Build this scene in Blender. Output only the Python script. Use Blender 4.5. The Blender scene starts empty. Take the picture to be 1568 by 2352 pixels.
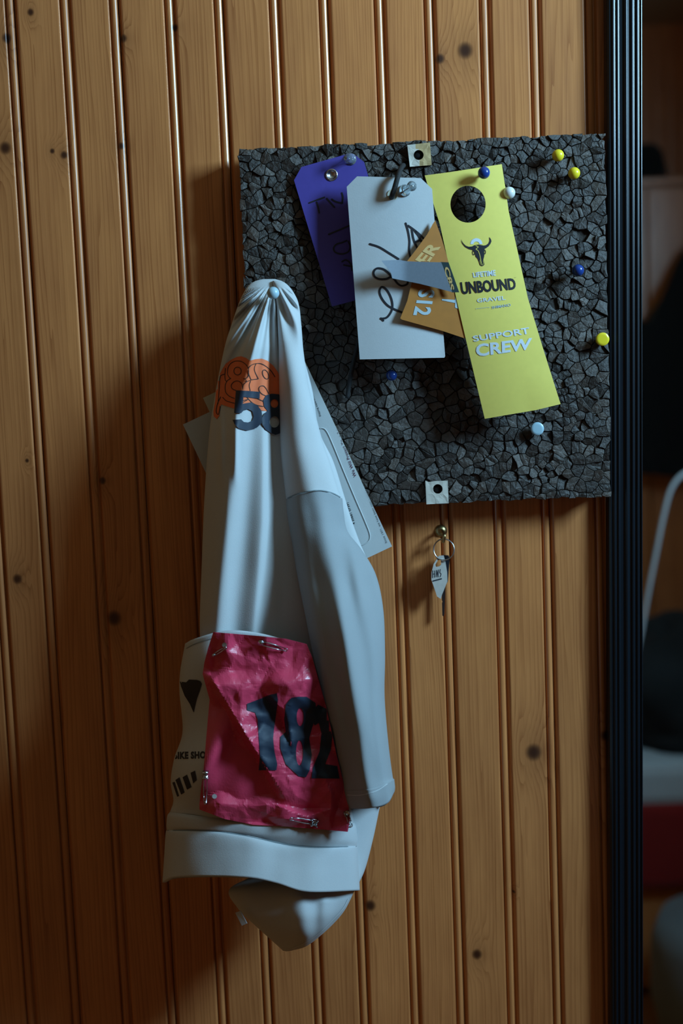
import bpy, bmesh, math, random
import numpy as np
from mathutils import Vector, Matrix, noise
from mathutils.geometry import tessellate_polygon
from mathutils.bvhtree import BVHTree

random.seed(7)
S = bpy.context.scene
COL = S.collection

# ------------------------------------------------------------------ camera
F = 2900.0                      # focal length in pixels of the 1568 x 2352 frame
VP = (1116.0, 27394.0)          # vanishing point of the plank joints, from the frame centre
YAW = 0.02
DIST = 1.116
dn = Vector((VP[0], -VP[1], -F)).normalized()
xc = Vector((1.0, (VP[0] - F * YAW) / VP[1], YAW)).normalized()
zc = -dn
yc = zc.cross(xc)
R_CW = Matrix((xc, yc, zc))     # camera -> world (rows = world axes in camera space)
fwd = R_CW @ Vector((0, 0, -1))
CAM = Vector((0, 0, 1.35)) - fwd * DIST
cd = bpy.data.cameras.new('camera')
cam = bpy.data.objects.new('camera', cd)
COL.objects.link(cam)
cam.matrix_world = Matrix.Translation(CAM) @ R_CW.to_4x4()
cd.sensor_fit = 'VERTICAL'
cd.sensor_width = 24.0
cd.sensor_height = 36.0
cd.lens = F / 2352.0 * 36.0
cd.clip_start = 0.02
cd.dof.use_dof = True
cd.dof.focus_distance = 1.065
cd.dof.aperture_fstop = 3.6
S.camera = cam

# ------------------------------------------------------------------ world and lights
w = bpy.data.worlds.new('world')
S.world = w
w.use_nodes = True
w.node_tree.nodes['Background'].inputs[0].default_value = (0.50, 0.62, 0.85, 1)
w.node_tree.nodes['Background'].inputs[1].default_value = 0.01


def area(name, loc, target, sx, sy, power, col, spread=180):
    l = bpy.data.lights.new(name, 'AREA')
    l.shape = 'RECTANGLE'
    l.size, l.size_y = sx, sy
    l.energy = power
    l.color = col
    l.spread = math.radians(spread)
    o = bpy.data.objects.new(name, l)
    COL.objects.link(o)
    o.location = loc
    d = (Vector(target) - Vector(loc)).normalized()
    o.rotation_euler = d.to_track_quat('-Z', 'Y').to_euler()
    return o


WIN = Vector((1.22, -0.66, 2.04))        # centre of the window in the right wall
area('window_right_offscreen', (WIN.x - 0.03, WIN.y, WIN.z), (0.0, WIN.y, WIN.z), 0.28, 0.46, 46.0, (0.40, 0.73, 1.0))

S.view_settings.view_transform = 'Standard'
S.view_settings.look = 'None'
S.view_settings.gamma = 1.0
S.view_settings.exposure = -0.12
S.view_settings.use_curve_mapping = False
S.cycles.max_bounces = 5
S.cycles.diffuse_bounces = 3
S.cycles.glossy_bounces = 3
S.cycles.transmission_bounces = 3
S.cycles.caustics_reflective = False
S.cycles.caustics_refractive = False


# ------------------------------------------------------------------ helpers
def ray(px, py):
    return R_CW @ Vector((px - 784.0, -(py - 1176.0), -F))


def P(px, py, d=0.0):
    """point on the plane parallel to the wall, d metres in front of it"""
    r = ray(px, py)
    return CAM + r * ((-d - CAM.y) / r.y)


def tag(o, label=None, cat=None, group=None, kind=None):
    if label: o['label'] = label
    if cat: o['category'] = cat
    if group: o['group'] = group
    if kind: o['kind'] = kind
    return o


def empty(name, loc, label=None, cat=None, group=None):
    o = bpy.data.objects.new(name, None)
    COL.objects.link(o)
    o.location = loc
    o.empty_display_size = 0.01
    return tag(o, label, cat, group)


def link(name, me, mat=None, parent=None):
    o = bpy.data.objects.new(name, me)
    COL.objects.link(o)
    if mat is not None and not me.materials:
        me.materials.append(mat)
    if parent is not None:
        o.parent = parent
        pm = Matrix.Translation(parent.location)
        q = parent.parent
        while q is not None:
            pm = Matrix.Translation(q.location) @ pm
            q = q.parent
        o.matrix_parent_inverse = pm.inverted()
    return o


def mesh(name, verts, faces, mat=None, parent=None, smooth=False):
    me = bpy.data.meshes.new(name)
    me.from_pydata([tuple(v) for v in verts], [], faces)
    me.update()
    if smooth:
        me.polygons.foreach_set('use_smooth', [True] * len(me.polygons))
    return link(name, me, mat, parent)


def from_bm(name, bm, mat=None, parent=None, smooth=False):
    me = bpy.data.meshes.new(name)
    bm.to_mesh(me)
    bm.free()
    if smooth:
        me.polygons.foreach_set('use_smooth', [True] * len(me.polygons))
    return link(name, me, mat, parent)


def solid(o, t, offset=-1.0):
    m = o.modifiers.new('thickness', 'SOLIDIFY')
    m.thickness = t
    m.offset = offset
    return o


def bm_box(bm, lo, hi, mtx=None):
    r = bmesh.ops.create_cube(bm, size=1.0)
    for v in r['verts']:
        v.co = Vector(((lo[i] + hi[i]) / 2 + v.co[i] * (hi[i] - lo[i]) for i in range(3)))
        if mtx: v.co = mtx @ v.co
    return r['verts']


def box(name, lo, hi, mat, parent=None, bevel=0.0, kind=None):
    bm = bmesh.new()
    bm_box(bm, lo, hi)
    if bevel:
        bmesh.ops.bevel(bm, geom=list(bm.edges), offset=bevel, segments=2, affect='EDGES', profile=0.6)
    o = from_bm(name, bm, mat, parent)
    if kind: o['kind'] = kind
    return o


def lathe_pts(profile, origin, axis, n=24):
    """profile: (radius, height along axis)"""
    axis = Vector(axis).normalized()
    q = Vector((0, 0, 1)).rotation_difference(axis)
    vs, fs = [], []
    for r, h in profile:
        for k in range(n):
            a = 2 * math.pi * k / n
            vs.append(Vector(origin) + q @ Vector((r * math.cos(a), r * math.sin(a), h)))
    for i in range(len(profile) - 1):
        for k in range(n):
            k2 = (k + 1) % n
            fs.append((i * n + k, i * n + k2, (i + 1) * n + k2, (i + 1) * n + k))
    if profile[0][0] > 1e-6: fs.append(tuple(range(n - 1, -1, -1)))
    if profile[-1][0] > 1e-6:
        b = (len(profile) - 1) * n
        fs.append(tuple(range(b, b + n)))
    return vs, fs


def lathe(name, profile, origin, axis, mat, parent=None, n=24, smooth=True):
    vs, fs = lathe_pts(profile, origin, axis, n)
    return mesh(name, vs, fs, mat, parent, smooth)


def catmull(pts, n):
    """resample a polyline of tuples with Catmull-Rom, n samples per span"""
    if len(pts) < 3:
        a, b = np.array(pts[0], float), np.array(pts[-1], float)
        return [tuple(a + (b - a) * t) for t in np.linspace(0, 1, n + 1)]
    p = [np.array(q, float) for q in pts]
    p = [2 * p[0] - p[1]] + p + [2 * p[-1] - p[-2]]
    out = []
    for i in range(1, len(p) - 2):
        for k in range(n):
            t = k / n
            out.append(tuple(0.5 * ((2 * p[i]) + (p[i + 1] - p[i - 1]) * t + (2 * p[i - 1] - 5 * p[i] + 4 * p[i + 1] - p[i + 2]) * t * t
                                    + (3 * p[i] - p[i - 1] - 3 * p[i + 1] + p[i + 2]) * t ** 3)))
    out.append(tuple(p[-2]))
    return out


def tube_pts(path, r, n=8, closed=False):
    """path: list of Vectors, r: radius or list"""
    vs, fs = [], []
    m = len(path)
    prev = None
    for i, p in enumerate(path):
        a = path[(i - 1) % m] if (closed or i > 0) else path[i]
        b = path[(i + 1) % m] if (closed or i < m - 1) else path[i]
        t = (b - a).normalized()
        if prev is None:
            u = t.orthogonal().normalized()
        else:
            u = (prev - t * prev.dot(t)).normalized()
        prev = u
        v = t.cross(u)
        rr = r[i] if isinstance(r, (list, tuple)) else r
        for k in range(n):
            a_ = 2 * math.pi * k / n
            vs.append(p + (u * math.cos(a_) + v * math.sin(a_)) * rr)
    for i in range(m if closed else m - 1):
        j = (i + 1) % m
        for k in range(n):
            k2 = (k + 1) % n
            fs.append((i * n + k, i * n + k2, j * n + k2, j * n + k))
    if not closed:
        fs.append(tuple(range(n - 1, -1, -1)))
        fs.append(tuple(range((m - 1) * n, m * n)))
    return vs, fs


def tube(name, path, r, mat, parent=None, n=8, closed=False):
    vs, fs = tube_pts(path, r, n, closed)
    return mesh(name, vs, fs, mat, parent, True)


# ---- 2D shapes (in photo pixels) laid on surfaces
def fill2d(loops, cell=None):
    bm = bmesh.new()
    tri = tessellate_polygon([[Vector((x, y, 0)) for x, y in lp] for lp in loops])
    pts = [p for lp in loops for p in lp]
    vs = [bm.verts.new((x, y, 0)) for x, y in pts]
    for t in tri:
        try: bm.faces.new([vs[i] for i in t])
        except ValueError: pass
    if cell: grid_cut(bm, cell)
    return bm


def grid_cut(bm, cell):
    for ax in (0, 1):
        lo = min(v.co[ax] for v in bm.verts)
        hi = max(v.co[ax] for v in bm.verts)
        c = math.ceil(lo / cell) * cell
        no = Vector((1, 0, 0)) if ax == 0 else Vector((0, 1, 0))
        while c < hi:
            co = Vector((c, 0, 0)) if ax == 0 else Vector((0, c, 0))
            bmesh.ops.bisect_plane(bm, geom=list(bm.verts) + list(bm.edges) + list(bm.faces), plane_co=co, plane_no=no, dist=1e-5)
            c += cell


def face_room(bm):
    bm.normal_update()
    for f in bm.faces:
        if f.normal.dot(CAM - f.calc_center_median()) < 0:
            f.normal_flip()


def paper(name, loops, depth, mat, parent=None, cell=10, thick=0.0004, smooth=True, off=None):
    bm = fill2d(loops, cell)
    for v in bm.verts:
        v.co = P(v.co.x, v.co.y, depth(v.co.x, v.co.y))
        if off: v.co += off
    bmesh.ops.remove_doubles(bm, verts=bm.verts, dist=1e-6)
    bmesh.ops.dissolve_degenerate(bm, edges=bm.edges, dist=1e-6)
    bmesh.ops.recalc_face_normals(bm, faces=bm.faces)
    if sum(1 if f.normal.dot(CAM - f.calc_center_median()) > 0 else -1 for f in bm.faces) < 0:
        bmesh.ops.reverse_faces(bm, faces=bm.faces)
    me_ = bpy.data.meshes.new('t')
    bm.to_mesh(me_)
    tree = BVHTree.FromPolygons([v.co.copy() for v in me_.vertices], [tuple(p.vertices) for p in me_.polygons])
    bpy.data.meshes.remove(me_)
    for f in bm.faces: f.smooth = smooth
    rim = [e for e in bm.edges if len(e.link_faces) == 1]
    front = list(bm.faces)
    mp = {v: bm.verts.new(v.co + Vector((0, thick, 0))) for v in list(bm.verts)}
    for e in rim: e.smooth = False
    for f in front:
        g = bm.faces.new([mp[v] for v in reversed(f.verts)])
        g.smooth = smooth
    for e in rim:
        a, b = e.verts
        lp = e.link_loops[0]
        a, b = lp.vert, lp.link_loop_next.vert
        try: bm.faces.new((b, a, mp[a], mp[b]))
        except ValueError: continue
        q = bm.edges.get((mp[a], mp[b]))
        if q: q.smooth = False
    me_ = bpy.data.meshes.new(name)
    bm.to_mesh(me_)
    bm.free()
    o = link(name, me_, mat, parent)
    BV[o.name] = tree
    return o


BV = {}


def bvh_of(o):
    me = o.data
    return BVHTree.FromPolygons([v.co.copy() for v in me.vertices], [tuple(p.vertices) for p in me.polygons])


def shot(bvhs, px, py, lift):
    d = ray(px, py).normalized()
    best = None
    for b in bvhs:
        loc, nor, idx, dist = b.ray_cast(CAM, d)
        if loc is not None and (best is None or dist < best[1]):
            best = (loc, dist)
    if best is None: return None
    return best[0] - d * lift


def decal(name, bm, targets, mat, parent, lift=0.0003):
    bv = [BV[t.name] for t in targets]
    dead = []
    for v in bm.verts:
        q = shot(bv, v.co.x, v.co.y, lift)
        if q is None: dead.append(v)
        else: v.co = q
    if dead: bmesh.ops.delete(bm, geom=dead, context='VERTS')
    if bm.verts: face_room(bm)
    return from_bm(name, bm, mat, parent, True)


def add_bm(dst, src):
    m = bpy.data.meshes.new('tmp')
    src.to_mesh(m)
    src.free()
    dst.from_mesh(m)
    bpy.data.meshes.remove(m)


def strokes2d(lines, width, span=6):
    bm = bmesh.new()
    for ln in lines:
        p = [Vector(q) for q in catmull(ln, span)]
        row = []
        for i, q in enumerate(p):
            t = (p[min(i + 1, len(p) - 1)] - p[max(i - 1, 0)])
            if t.length < 1e-6: t = Vector((1, 0))
            t.normalize()
            nrm = Vector((-t.y, t.x)) * width / 2
            row.append((bm.verts.new((q.x + nrm.x, q.y + nrm.y, 0)), bm.verts.new((q.x - nrm.x, q.y - nrm.y, 0))))
        for a, b in zip(row, row[1:]):
            bm.faces.new((a[0], a[1], b[1], b[0]))
        for q in (p[0], p[-1]):      # round pen ends
            bmesh.ops.create_circle(bm, cap_ends=True, radius=width / 2, segments=8, matrix=Matrix.Translation((q.x, q.y, 0)))
    return bm


def text2d(body, quad, bold=0.0, cell=8, shear=0.0, spacing=1.0):
    """text stretched into the pixel quad TL, TR, BR, BL"""
    c = bpy.data.curves.new('t', 'FONT')
    c.body = body
    c.offset = bold
    c.space_character = spacing
    c.shear = shear
    c.resolution_u = 3
    o = bpy.data.objects.new('t', c)
    COL.objects.link(o)
    dg = bpy.context.evaluated_depsgraph_get()
    me = bpy.data.meshes.new_from_object(o.evaluated_get(dg))
    bm = bmesh.new()
    bm.from_mesh(me)
    bpy.data.objects.remove(o)
    bpy.data.curves.remove(c)
    bpy.data.meshes.remove(me)
    xs = [v.co.x for v in bm.verts]
    ys = [v.co.y for v in bm.verts]
    x0, x1, y0, y1 = min(xs), max(xs), min(ys), max(ys)
    tl, tr, br, bl = [Vector(q) for q in quad]
    for v in bm.verts:
        u = (v.co.x - x0) / (x1 - x0)
        t = (v.co.y - y0) / (y1 - y0)
        p = (bl * (1 - u) + br * u) * (1 - t) + (tl * (1 - u) + tr * u) * t
        v.co = (p.x, p.y, 0)
    bmesh.ops.remove_doubles(bm, verts=bm.verts, dist=0.01)
    if cell: grid_cut(bm, cell)
    return bm


def zoomed(ox, oy, s):
    return lambda pts: [(ox + x / s, oy + y / s) for x, y in pts]


def ell(cx, cy, rx, ry, n=24, rot=0.0):
    c, s = math.cos(rot), math.sin(rot)
    return [(cx + rx * math.cos(a) * c - ry * math.sin(a) * s, cy + rx * math.cos(a) * s + ry * math.sin(a) * c)
            for a in [2 * math.pi * k / n for k in range(n)]]


# ------------------------------------------------------------------ materials
def new_mat(name):
    m = bpy.data.materials.new(name)
    m.use_nodes = True
    nt = m.node_tree
    return m, nt, nt.nodes['Principled BSDF']


def N(nt, t, **kw):
    n = nt.nodes.new(t)
    for k, v in kw.items():
        if k in n.inputs: n.inputs[k].default_value = v
        else: setattr(n, k, v)
    return n


def plain(name, col, rough=0.5, metal=0.0, spec=0.5, var=0.0, scale=40.0, bump=0.0, bscale=200.0, coat=0.0, sheen=0.0, trans=0.0):
    m, nt, b = new_mat(name)
    b.inputs['Base Color'].default_value = (*col, 1)
    b.inputs['Roughness'].default_value = rough
    b.inputs['Metallic'].default_value = metal
    b.inputs['Specular IOR Level'].default_value = spec
    b.inputs['Coat Weight'].default_value = coat
    b.inputs['Coat Roughness'].default_value = 0.15
    b.inputs['Sheen Weight'].default_value = sheen
    b.inputs['Transmission Weight'].default_value = trans
    tc = N(nt, 'ShaderNodeTexCoord')
    if var:
        nz = N(nt, 'ShaderNodeTexNoise', Scale=scale, Detail=4.0)
        nt.links.new(tc.outputs['Object'], nz.inputs['Vector'])
        mx = N(nt, 'ShaderNodeMix', data_type='RGBA')
        mx.inputs['A'].default_value = (*[c * (1 - var) for c in col], 1)
        mx.inputs['B'].default_value = (*[min(1, c * (1 + var)) for c in col], 1)
        nt.links.new(nz.outputs['Fac'], mx.inputs['Factor'])
        nt.links.new(mx.outputs['Result'], b.inputs['Base Color'])
    if bump:
        nb = N(nt, 'ShaderNodeTexNoise', Scale=bscale, Detail=3.0)
        nt.links.new(tc.outputs['Object'], nb.inputs['Vector'])
        bp = N(nt, 'ShaderNodeBump', Strength=bump, Distance=0.001)
        nt.links.new(nb.outputs['Fac'], bp.inputs['Height'])
        nt.links.new(bp.outputs['Normal'], b.inputs['Normal'])
    return m


def math_n(nt, op, a, b=None, clamp=False):
    n = nt.nodes.new('ShaderNodeMath')
    n.operation = op
    n.use_clamp = clamp
    for i, v in enumerate((a, b)):
        if v is None: continue
        if isinstance(v, (int, float)): n.inputs[i].default_value = v
        else: nt.links.new(v, n.inputs[i])
    return n.outputs[0]


PINE_A = (0.68, 0.262, 0.084)
PINE_B = (0.36, 0.112, 0.030)


def pine(name, seed=0.0, knots=(), tone=1.0, ring=26.0, wobble=1.0):
    """varnished pine; knots are (x, z, radius) in the plank's own coordinates"""
    m, nt, b = new_mat(name)
    L = nt.links.new
    tc = N(nt, 'ShaderNodeTexCoord')
    sp = N(nt, 'ShaderNodeSeparateXYZ')
    L(tc.outputs['Object'], sp.inputs[0])
    x, z = sp.outputs['X'], sp.outputs['Z']
    # slow wander of the growth rings along the plank
    cb = N(nt, 'ShaderNodeCombineXYZ')
    L(math_n(nt, 'MULTIPLY', x, 9.0), cb.inputs[0])
    L(math_n(nt, 'MULTIPLY', z, 1.3), cb.inputs[1])
    cb.inputs[2].default_value = seed * 3.7
    nz = N(nt, 'ShaderNodeTexNoise', Scale=1.0, Detail=2.0)
    L(cb.outputs[0], nz.inputs['Vector'])
    g = math_n(nt, 'ADD', math_n(nt, 'MULTIPLY', x, 9.0 * ring), math_n(nt, 'MULTIPLY', nz.outputs['Fac'], 9.0 * wobble))
    dark = None
    for kx, kz, kr in knots:
        dx = math_n(nt, 'DIVIDE', math_n(nt, 'SUBTRACT', x, kx), kr)
        dz = math_n(nt, 'DIVIDE', math_n(nt, 'SUBTRACT', z, kz), kr * 1.1)
        r2 = math_n(nt, 'ADD', math_n(nt, 'MULTIPLY', dx, dx), math_n(nt, 'MULTIPLY', dz, dz))
        dz2 = math_n(nt, 'DIVIDE', math_n(nt, 'SUBTRACT', z, kz), kr * 4.0)
        r2b = math_n(nt, 'ADD', math_n(nt, 'MULTIPLY', math_n(nt, 'MULTIPLY', dx, dx), 0.2), math_n(nt, 'MULTIPLY', dz2, dz2))
        g = math_n(nt, 'ADD', g, math_n(nt, 'MULTIPLY', math_n(nt, 'EXPONENT', math_n(nt, 'MULTIPLY', r2b, -1.0)), 3.0))
        k = math_n(nt, 'EXPONENT', math_n(nt, 'MULTIPLY', math_n(nt, 'MULTIPLY', r2, r2), -1.1))
        k2 = math_n(nt, 'MULTIPLY', math_n(nt, 'EXPONENT', math_n(nt, 'MULTIPLY', r2b, -1.2)), 0.22)
        k = math_n(nt, 'MAXIMUM', k, k2)
        dark = k if dark is None else math_n(nt, 'MAXIMUM', dark, k)
    ci = N(nt, 'ShaderNodeCombineXYZ')
    L(math_n(nt, 'MULTIPLY', x, 110.0), ci.inputs[0])
    L(math_n(nt, 'MULTIPLY', z, 2.2), ci.inputs[1])
    ci.inputs[2].default_value = seed * 5.1
    ni = N(nt, 'ShaderNodeTexNoise', Scale=1.0, Detail=2.0)
    L(ci.outputs[0], ni.inputs['Vector'])
    g = math_n(nt, 'ADD', g, math_n(nt, 'MULTIPLY', ni.outputs['Fac'], 3.2))
    fr = math_n(nt, 'FRACT', g)
    saw = math_n(nt, 'MULTIPLY', math_n(nt, 'POWER', fr, 3.0), math_n(nt, 'ADD', math_n(nt, 'MULTIPLY', ni.outputs['Fac'], 1.6), -0.2, True))
    # fibres
    cf = N(nt, 'ShaderNodeCombineXYZ')
    L(math_n(nt, 'MULTIPLY', x, 900.0), cf.inputs[0])
    L(math_n(nt, 'MULTIPLY', z, 14.0), cf.inputs[1])
    cf.inputs[2].default_value = seed
    nf = N(nt, 'ShaderNodeTexNoise', Scale=1.0, Detail=3.0)
    L(cf.outputs[0], nf.inputs['Vector'])
    cn = N(nt, 'ShaderNodeCombineXYZ')
    L(math_n(nt, 'MULTIPLY', x, 42.0), cn.inputs[0])
    L(math_n(nt, 'MULTIPLY', z, 7.0), cn.inputs[1])
    cn.inputs[2].default_value = seed * 1.9
    nb = N(nt, 'ShaderNodeTexNoise', Scale=1.0, Detail=4.0, Roughness=0.6)
    L(cn.outputs[0], nb.inputs['Vector'])
    fac = math_n(nt, 'ADD', math_n(nt, 'MULTIPLY', saw, 0.75), math_n(nt, 'MULTIPLY', nf.outputs['Fac'], 0.55))
    fac = math_n(nt, 'ADD', fac, math_n(nt, 'MULTIPLY', math_n(nt, 'SUBTRACT', nb.outputs['Fac'], 0.5), 1.2), True)
    mx = N(nt, 'ShaderNodeMix', data_type='RGBA')
    mx.inputs['A'].default_value = (*[c * tone for c in PINE_A], 1)
    mx.inputs['B'].default_value = (*[c * tone for c in PINE_B], 1)
    L(fac, mx.inputs['Factor'])
    out = mx.outputs['Result']
    if dark is not None:
        m2 = N(nt, 'ShaderNodeMix', data_type='RGBA')
        m2.inputs['B'].default_value = (0.055, 0.016, 0.006, 1)
        L(dark, m2.inputs['Factor'])
        L(out, m2.inputs['A'])
        out = m2.outputs['Result']
    L(out, b.inputs['Base Color'])
    L(math_n(nt, 'ADD', math_n(nt, 'MULTIPLY', nb.outputs['Fac'], 0.35), 0.25), b.inputs['Roughness'])
    b.inputs['Specular IOR Level'].default_value = 0.4
    b.inputs['Coat Weight'].default_value = 0.7
    b.inputs['Coat Roughness'].default_value = 0.24
    bp = N(nt, 'ShaderNodeBump', Strength=0.12, Distance=0.0006)
    L(nf.outputs['Fac'], bp.inputs['Height'])
    L(bp.outputs['Normal'], b.inputs['Normal'])
    return m


def fabric(name, col, scale=1400.0, rough=0.9):
    m, nt, b = new_mat(name)
    L = nt.links.new
    tc = N(nt, 'ShaderNodeTexCoord')
    nz = N(nt, 'ShaderNodeTexNoise', Scale=scale, Detail=2.0)
    n2 = N(nt, 'ShaderNodeTexNoise', Scale=30.0, Detail=3.0)
    for q in (nz, n2): L(tc.outputs['Object'], q.inputs['Vector'])
    f = math_n(nt, 'ADD', math_n(nt, 'MULTIPLY', nz.outputs['Fac'], 0.5), math_n(nt, 'MULTIPLY', n2.outputs['Fac'], 0.5))
    mx = N(nt, 'ShaderNodeMix', data_type='RGBA')
    mx.inputs['A'].default_value = (*[c * 0.88 for c in col], 1)
    mx.inputs['B'].default_value = (*[min(1, c * 1.10) for c in col], 1)
    L(f, mx.inputs['Factor'])
    L(mx.outputs['Result'], b.inputs['Base Color'])
    b.inputs['Roughness'].default_value = rough
    b.inputs['Specular IOR Level'].default_value = 0.15
    b.inputs['Sheen Weight'].default_value = 0.12
    bp = N(nt, 'ShaderNodeBump', Strength=0.25, Distance=0.0004)
    L(nz.outputs['Fac'], bp.inputs['Height'])
    L(bp.outputs['Normal'], b.inputs['Normal'])
    return m


M = {}
M['cork'] = None


def cork_mat(name, rand):
    m, nt, b = new_mat(name)
    L = nt.links.new
    tc = N(nt, 'ShaderNodeTexCoord')
    nz = N(nt, 'ShaderNodeTexNoise', Scale=520.0, Detail=5.0, Roughness=0.75)
    L(tc.outputs['Object'], nz.inputs['Vector'])
    if rand:
        src = N(nt, 'ShaderNodeAttribute', attribute_name='tone', attribute_type='GEOMETRY').outputs['Fac']
    else:
        src = N(nt, 'ShaderNodeObjectInfo').outputs['Random']
    cr = N(nt, 'ShaderNodeValToRGB')
    e = cr.color_ramp.elements
    e[0].position, e[0].color = 0.0, (0.018, 0.013, 0.010, 1)
    e[1].position, e[1].color = 1.0, (0.105, 0.080, 0.064, 1)
    k = cr.color_ramp.elements.new(0.55)
    k.color = (0.036, 0.026, 0.020, 1)
    f = math_n(nt, 'ADD', math_n(nt, 'MULTIPLY', src, 0.75), math_n(nt, 'MULTIPLY', math_n(nt, 'SUBTRACT', nz.outputs['Fac'], 0.35), 0.9), True)
    L(f, cr.inputs['Fac'])
    L(cr.outputs['Color'], b.inputs['Base Color'])
    b.inputs['Roughness'].default_value = 0.42
    b.inputs['Specular IOR Level'].default_value = 0.6
    n3 = N(nt, 'ShaderNodeTexNoise', Scale=210.0, Detail=3.0)
    L(tc.outputs['Object'], n3.inputs['Vector'])
    bp = N(nt, 'ShaderNodeBump', Strength=1.0, Distance=0.0014)
    L(math_n(nt, 'ADD', math_n(nt, 'MULTIPLY', nz.outputs['Fac'], 0.45), n3.outputs['Fac']), bp.inputs['Height'])
    L(bp.outputs['Normal'], b.inputs['Normal'])
    return m


M['granule'] = cork_mat('cork_granule', False)
M['granules'] = cork_mat('cork_granules', True)
M['core'] = plain('cork_binder', (0.030, 0.022, 0.017), 0.8, bump=0.6, bscale=500)
M['white_fabric'] = fabric('pale_jersey_cloth', (0.52, 0.54, 0.55))
M['grey_fabric'] = fabric('grey_jersey_cloth', (0.31, 0.335, 0.35))
M['seam'] = fabric('seam_thread', (0.20, 0.24, 0.26))
M['stitch'] = fabric('stitch_thread', (0.66, 0.70, 0.72))
M['ink'] = plain('black_ink', (0.012, 0.014, 0.022), 0.55)
M['print_navy'] = plain('navy_print', (0.010, 0.022, 0.045), 0.6)
M['print_orange'] = plain('orange_print', (0.78, 0.17, 0.055), 0.7, var=0.08, scale=300)
M['print_black'] = plain('black_print', (0.014, 0.012, 0.010), 0.7)
M['white_paper'] = plain('white_card', (0.54, 0.56, 0.57), 0.55, var=0.04, scale=200, bump=0.05, bscale=900)
M['envelope'] = plain('envelope_paper', (0.52, 0.54, 0.54), 0.65, var=0.04, scale=120, bump=0.05, bscale=900)
M['old_paper'] = plain('cream_paper', (0.56, 0.52, 0.40), 0.7, var=0.05)
M['purple'] = plain('purple_card', (0.070, 0.050, 0.30), 0.55, var=0.08, scale=250)
M['yellow_card'] = plain('yellow_card', (0.90, 0.74, 0.17), 0.33, var=0.05, scale=220, coat=0.35)
M['foil'] = plain('pale_print', (0.72, 0.80, 0.86), 0.4)
M['orange_band'] = plain('orange_band', (0.42, 0.155, 0.020), 0.5, var=0.12, scale=160)
M['band_back'] = plain('band_back_paper', (0.16, 0.185, 0.22), 0.75, var=0.1, scale=500)
M['band_green'] = plain('dark_green_band', (0.012, 0.032, 0.034), 0.6)
M['tan_print'] = plain('tan_print', (0.62, 0.38, 0.13), 0.6)
M['blue_print'] = plain('pale_blue_print', (0.42, 0.52, 0.56), 0.6)
M['pink'] = plain('pink_bib_paper', (0.62, 0.048, 0.110), 0.42, var=0.12, scale=120, bump=0.15, bscale=500, coat=0.1)
M['steel'] = plain('steel_wire', (0.55, 0.57, 0.60), 0.25, metal=1.0)
M['brass'] = plain('old_brass', (0.42, 0.32, 0.15), 0.35, metal=1.0, var=0.3, scale=400)
M['cord'] = plain('black_cord', (0.010, 0.010, 0.011), 0.75, bump=0.4, bscale=1200)
M['frame'] = plain('black_frame_lacquer', (0.004, 0.009, 0.014), 0.30, spec=0.45, coat=0.15)
m_, nt_, b_ = new_mat('clear_plastic')
nt_.nodes.remove(b_)
tr_ = N(nt_, 'ShaderNodeBsdfTransparent')
tr_.inputs[0].default_value = (0.86, 0.93, 0.96, 1)
gl_ = N(nt_, 'ShaderNodeBsdfGlossy', Roughness=0.08)
df_ = N(nt_, 'ShaderNodeBsdfDiffuse')
df_.inputs[0].default_value = (0.75, 0.85, 0.9, 1)
lw_ = N(nt_, 'ShaderNodeLayerWeight', Blend=0.35)
mx_ = N(nt_, 'ShaderNodeMixShader')
m2_ = N(nt_, 'ShaderNodeMixShader')
m2_.inputs[0].default_value = 0.14
nt_.links.new(tr_.outputs[0], m2_.inputs[1])
nt_.links.new(df_.outputs[0], m2_.inputs[2])
nt_.links.new(lw_.outputs['Fresnel'], mx_.inputs[0])
nt_.links.new(m2_.outputs[0], mx_.inputs[1])
nt_.links.new(gl_.outputs[0], mx_.inputs[2])
nt_.links.new(mx_.outputs[0], nt_.nodes['Material Output'].inputs[0])
M['clear'] = m_
M['pin_yellow'] = plain('yellow_plastic', (0.86, 0.66, 0.03), 0.25)
M['pin_blue'] = plain('blue_plastic', (0.012, 0.045, 0.22), 0.22)
M['pin_white'] = plain('white_plastic', (0.75, 0.75, 0.72), 0.25)
M['pin_grey'] = plain('pale_blue_plastic', (0.38, 0.56, 0.64), 0.3)
M['foam'] = plain('foam_pad_paper', (0.60, 0.55, 0.47), 0.7, var=0.12, scale=120)
M['foam_tan'] = plain('tan_adhesive', (0.52, 0.36, 0.17), 0.6, var=0.3, scale=150)
M['foam_side'] = plain('foam_edge', (0.10, 0.09, 0.08), 0.9)
M['hole'] = plain('dark_steel_screw', (0.02, 0.022, 0.026), 0.5, metal=0.6)
M['tag_plastic'] = plain('clear_tag_plastic', (0.42, 0.38, 0.34), 0.25, var=0.15, scale=200)
M['key_black'] = plain('black_key_plastic', (0.010, 0.014, 0.022), 0.3)
M['key_steel'] = plain('key_steel', (0.20, 0.23, 0.27), 0.3, metal=1.0)

# mirror glass
m_, nt_, b_ = new_mat('mirror_glass')
b_.inputs['Base Color'].default_value = (0.72, 0.76, 0.75, 1)
b_.inputs['Metallic'].default_value = 1.0
b_.inputs['Roughness'].default_value = 0.012
M['mirror'] = m_

# ------------------------------------------------------------------ the room
XL, XR, YF, ZT = -1.75, 1.25, -3.30, 2.60
floor = box('floor', (XL, YF, -0.05), (XR, 0.03, 0.0), pine('floor_boards', 5.0, tone=0.6), kind='structure')
ceil = box('ceiling', (XL, YF, ZT), (XR, 0.03, ZT + 0.05), plain('ceiling_paint', (0.42, 0.33, 0.22), 0.8), kind='structure')

WIDE, NARR = 0.0468, 0.0422
PER = WIDE + NARR
X0 = -0.2615                                # right edge of one bead, measured


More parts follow.
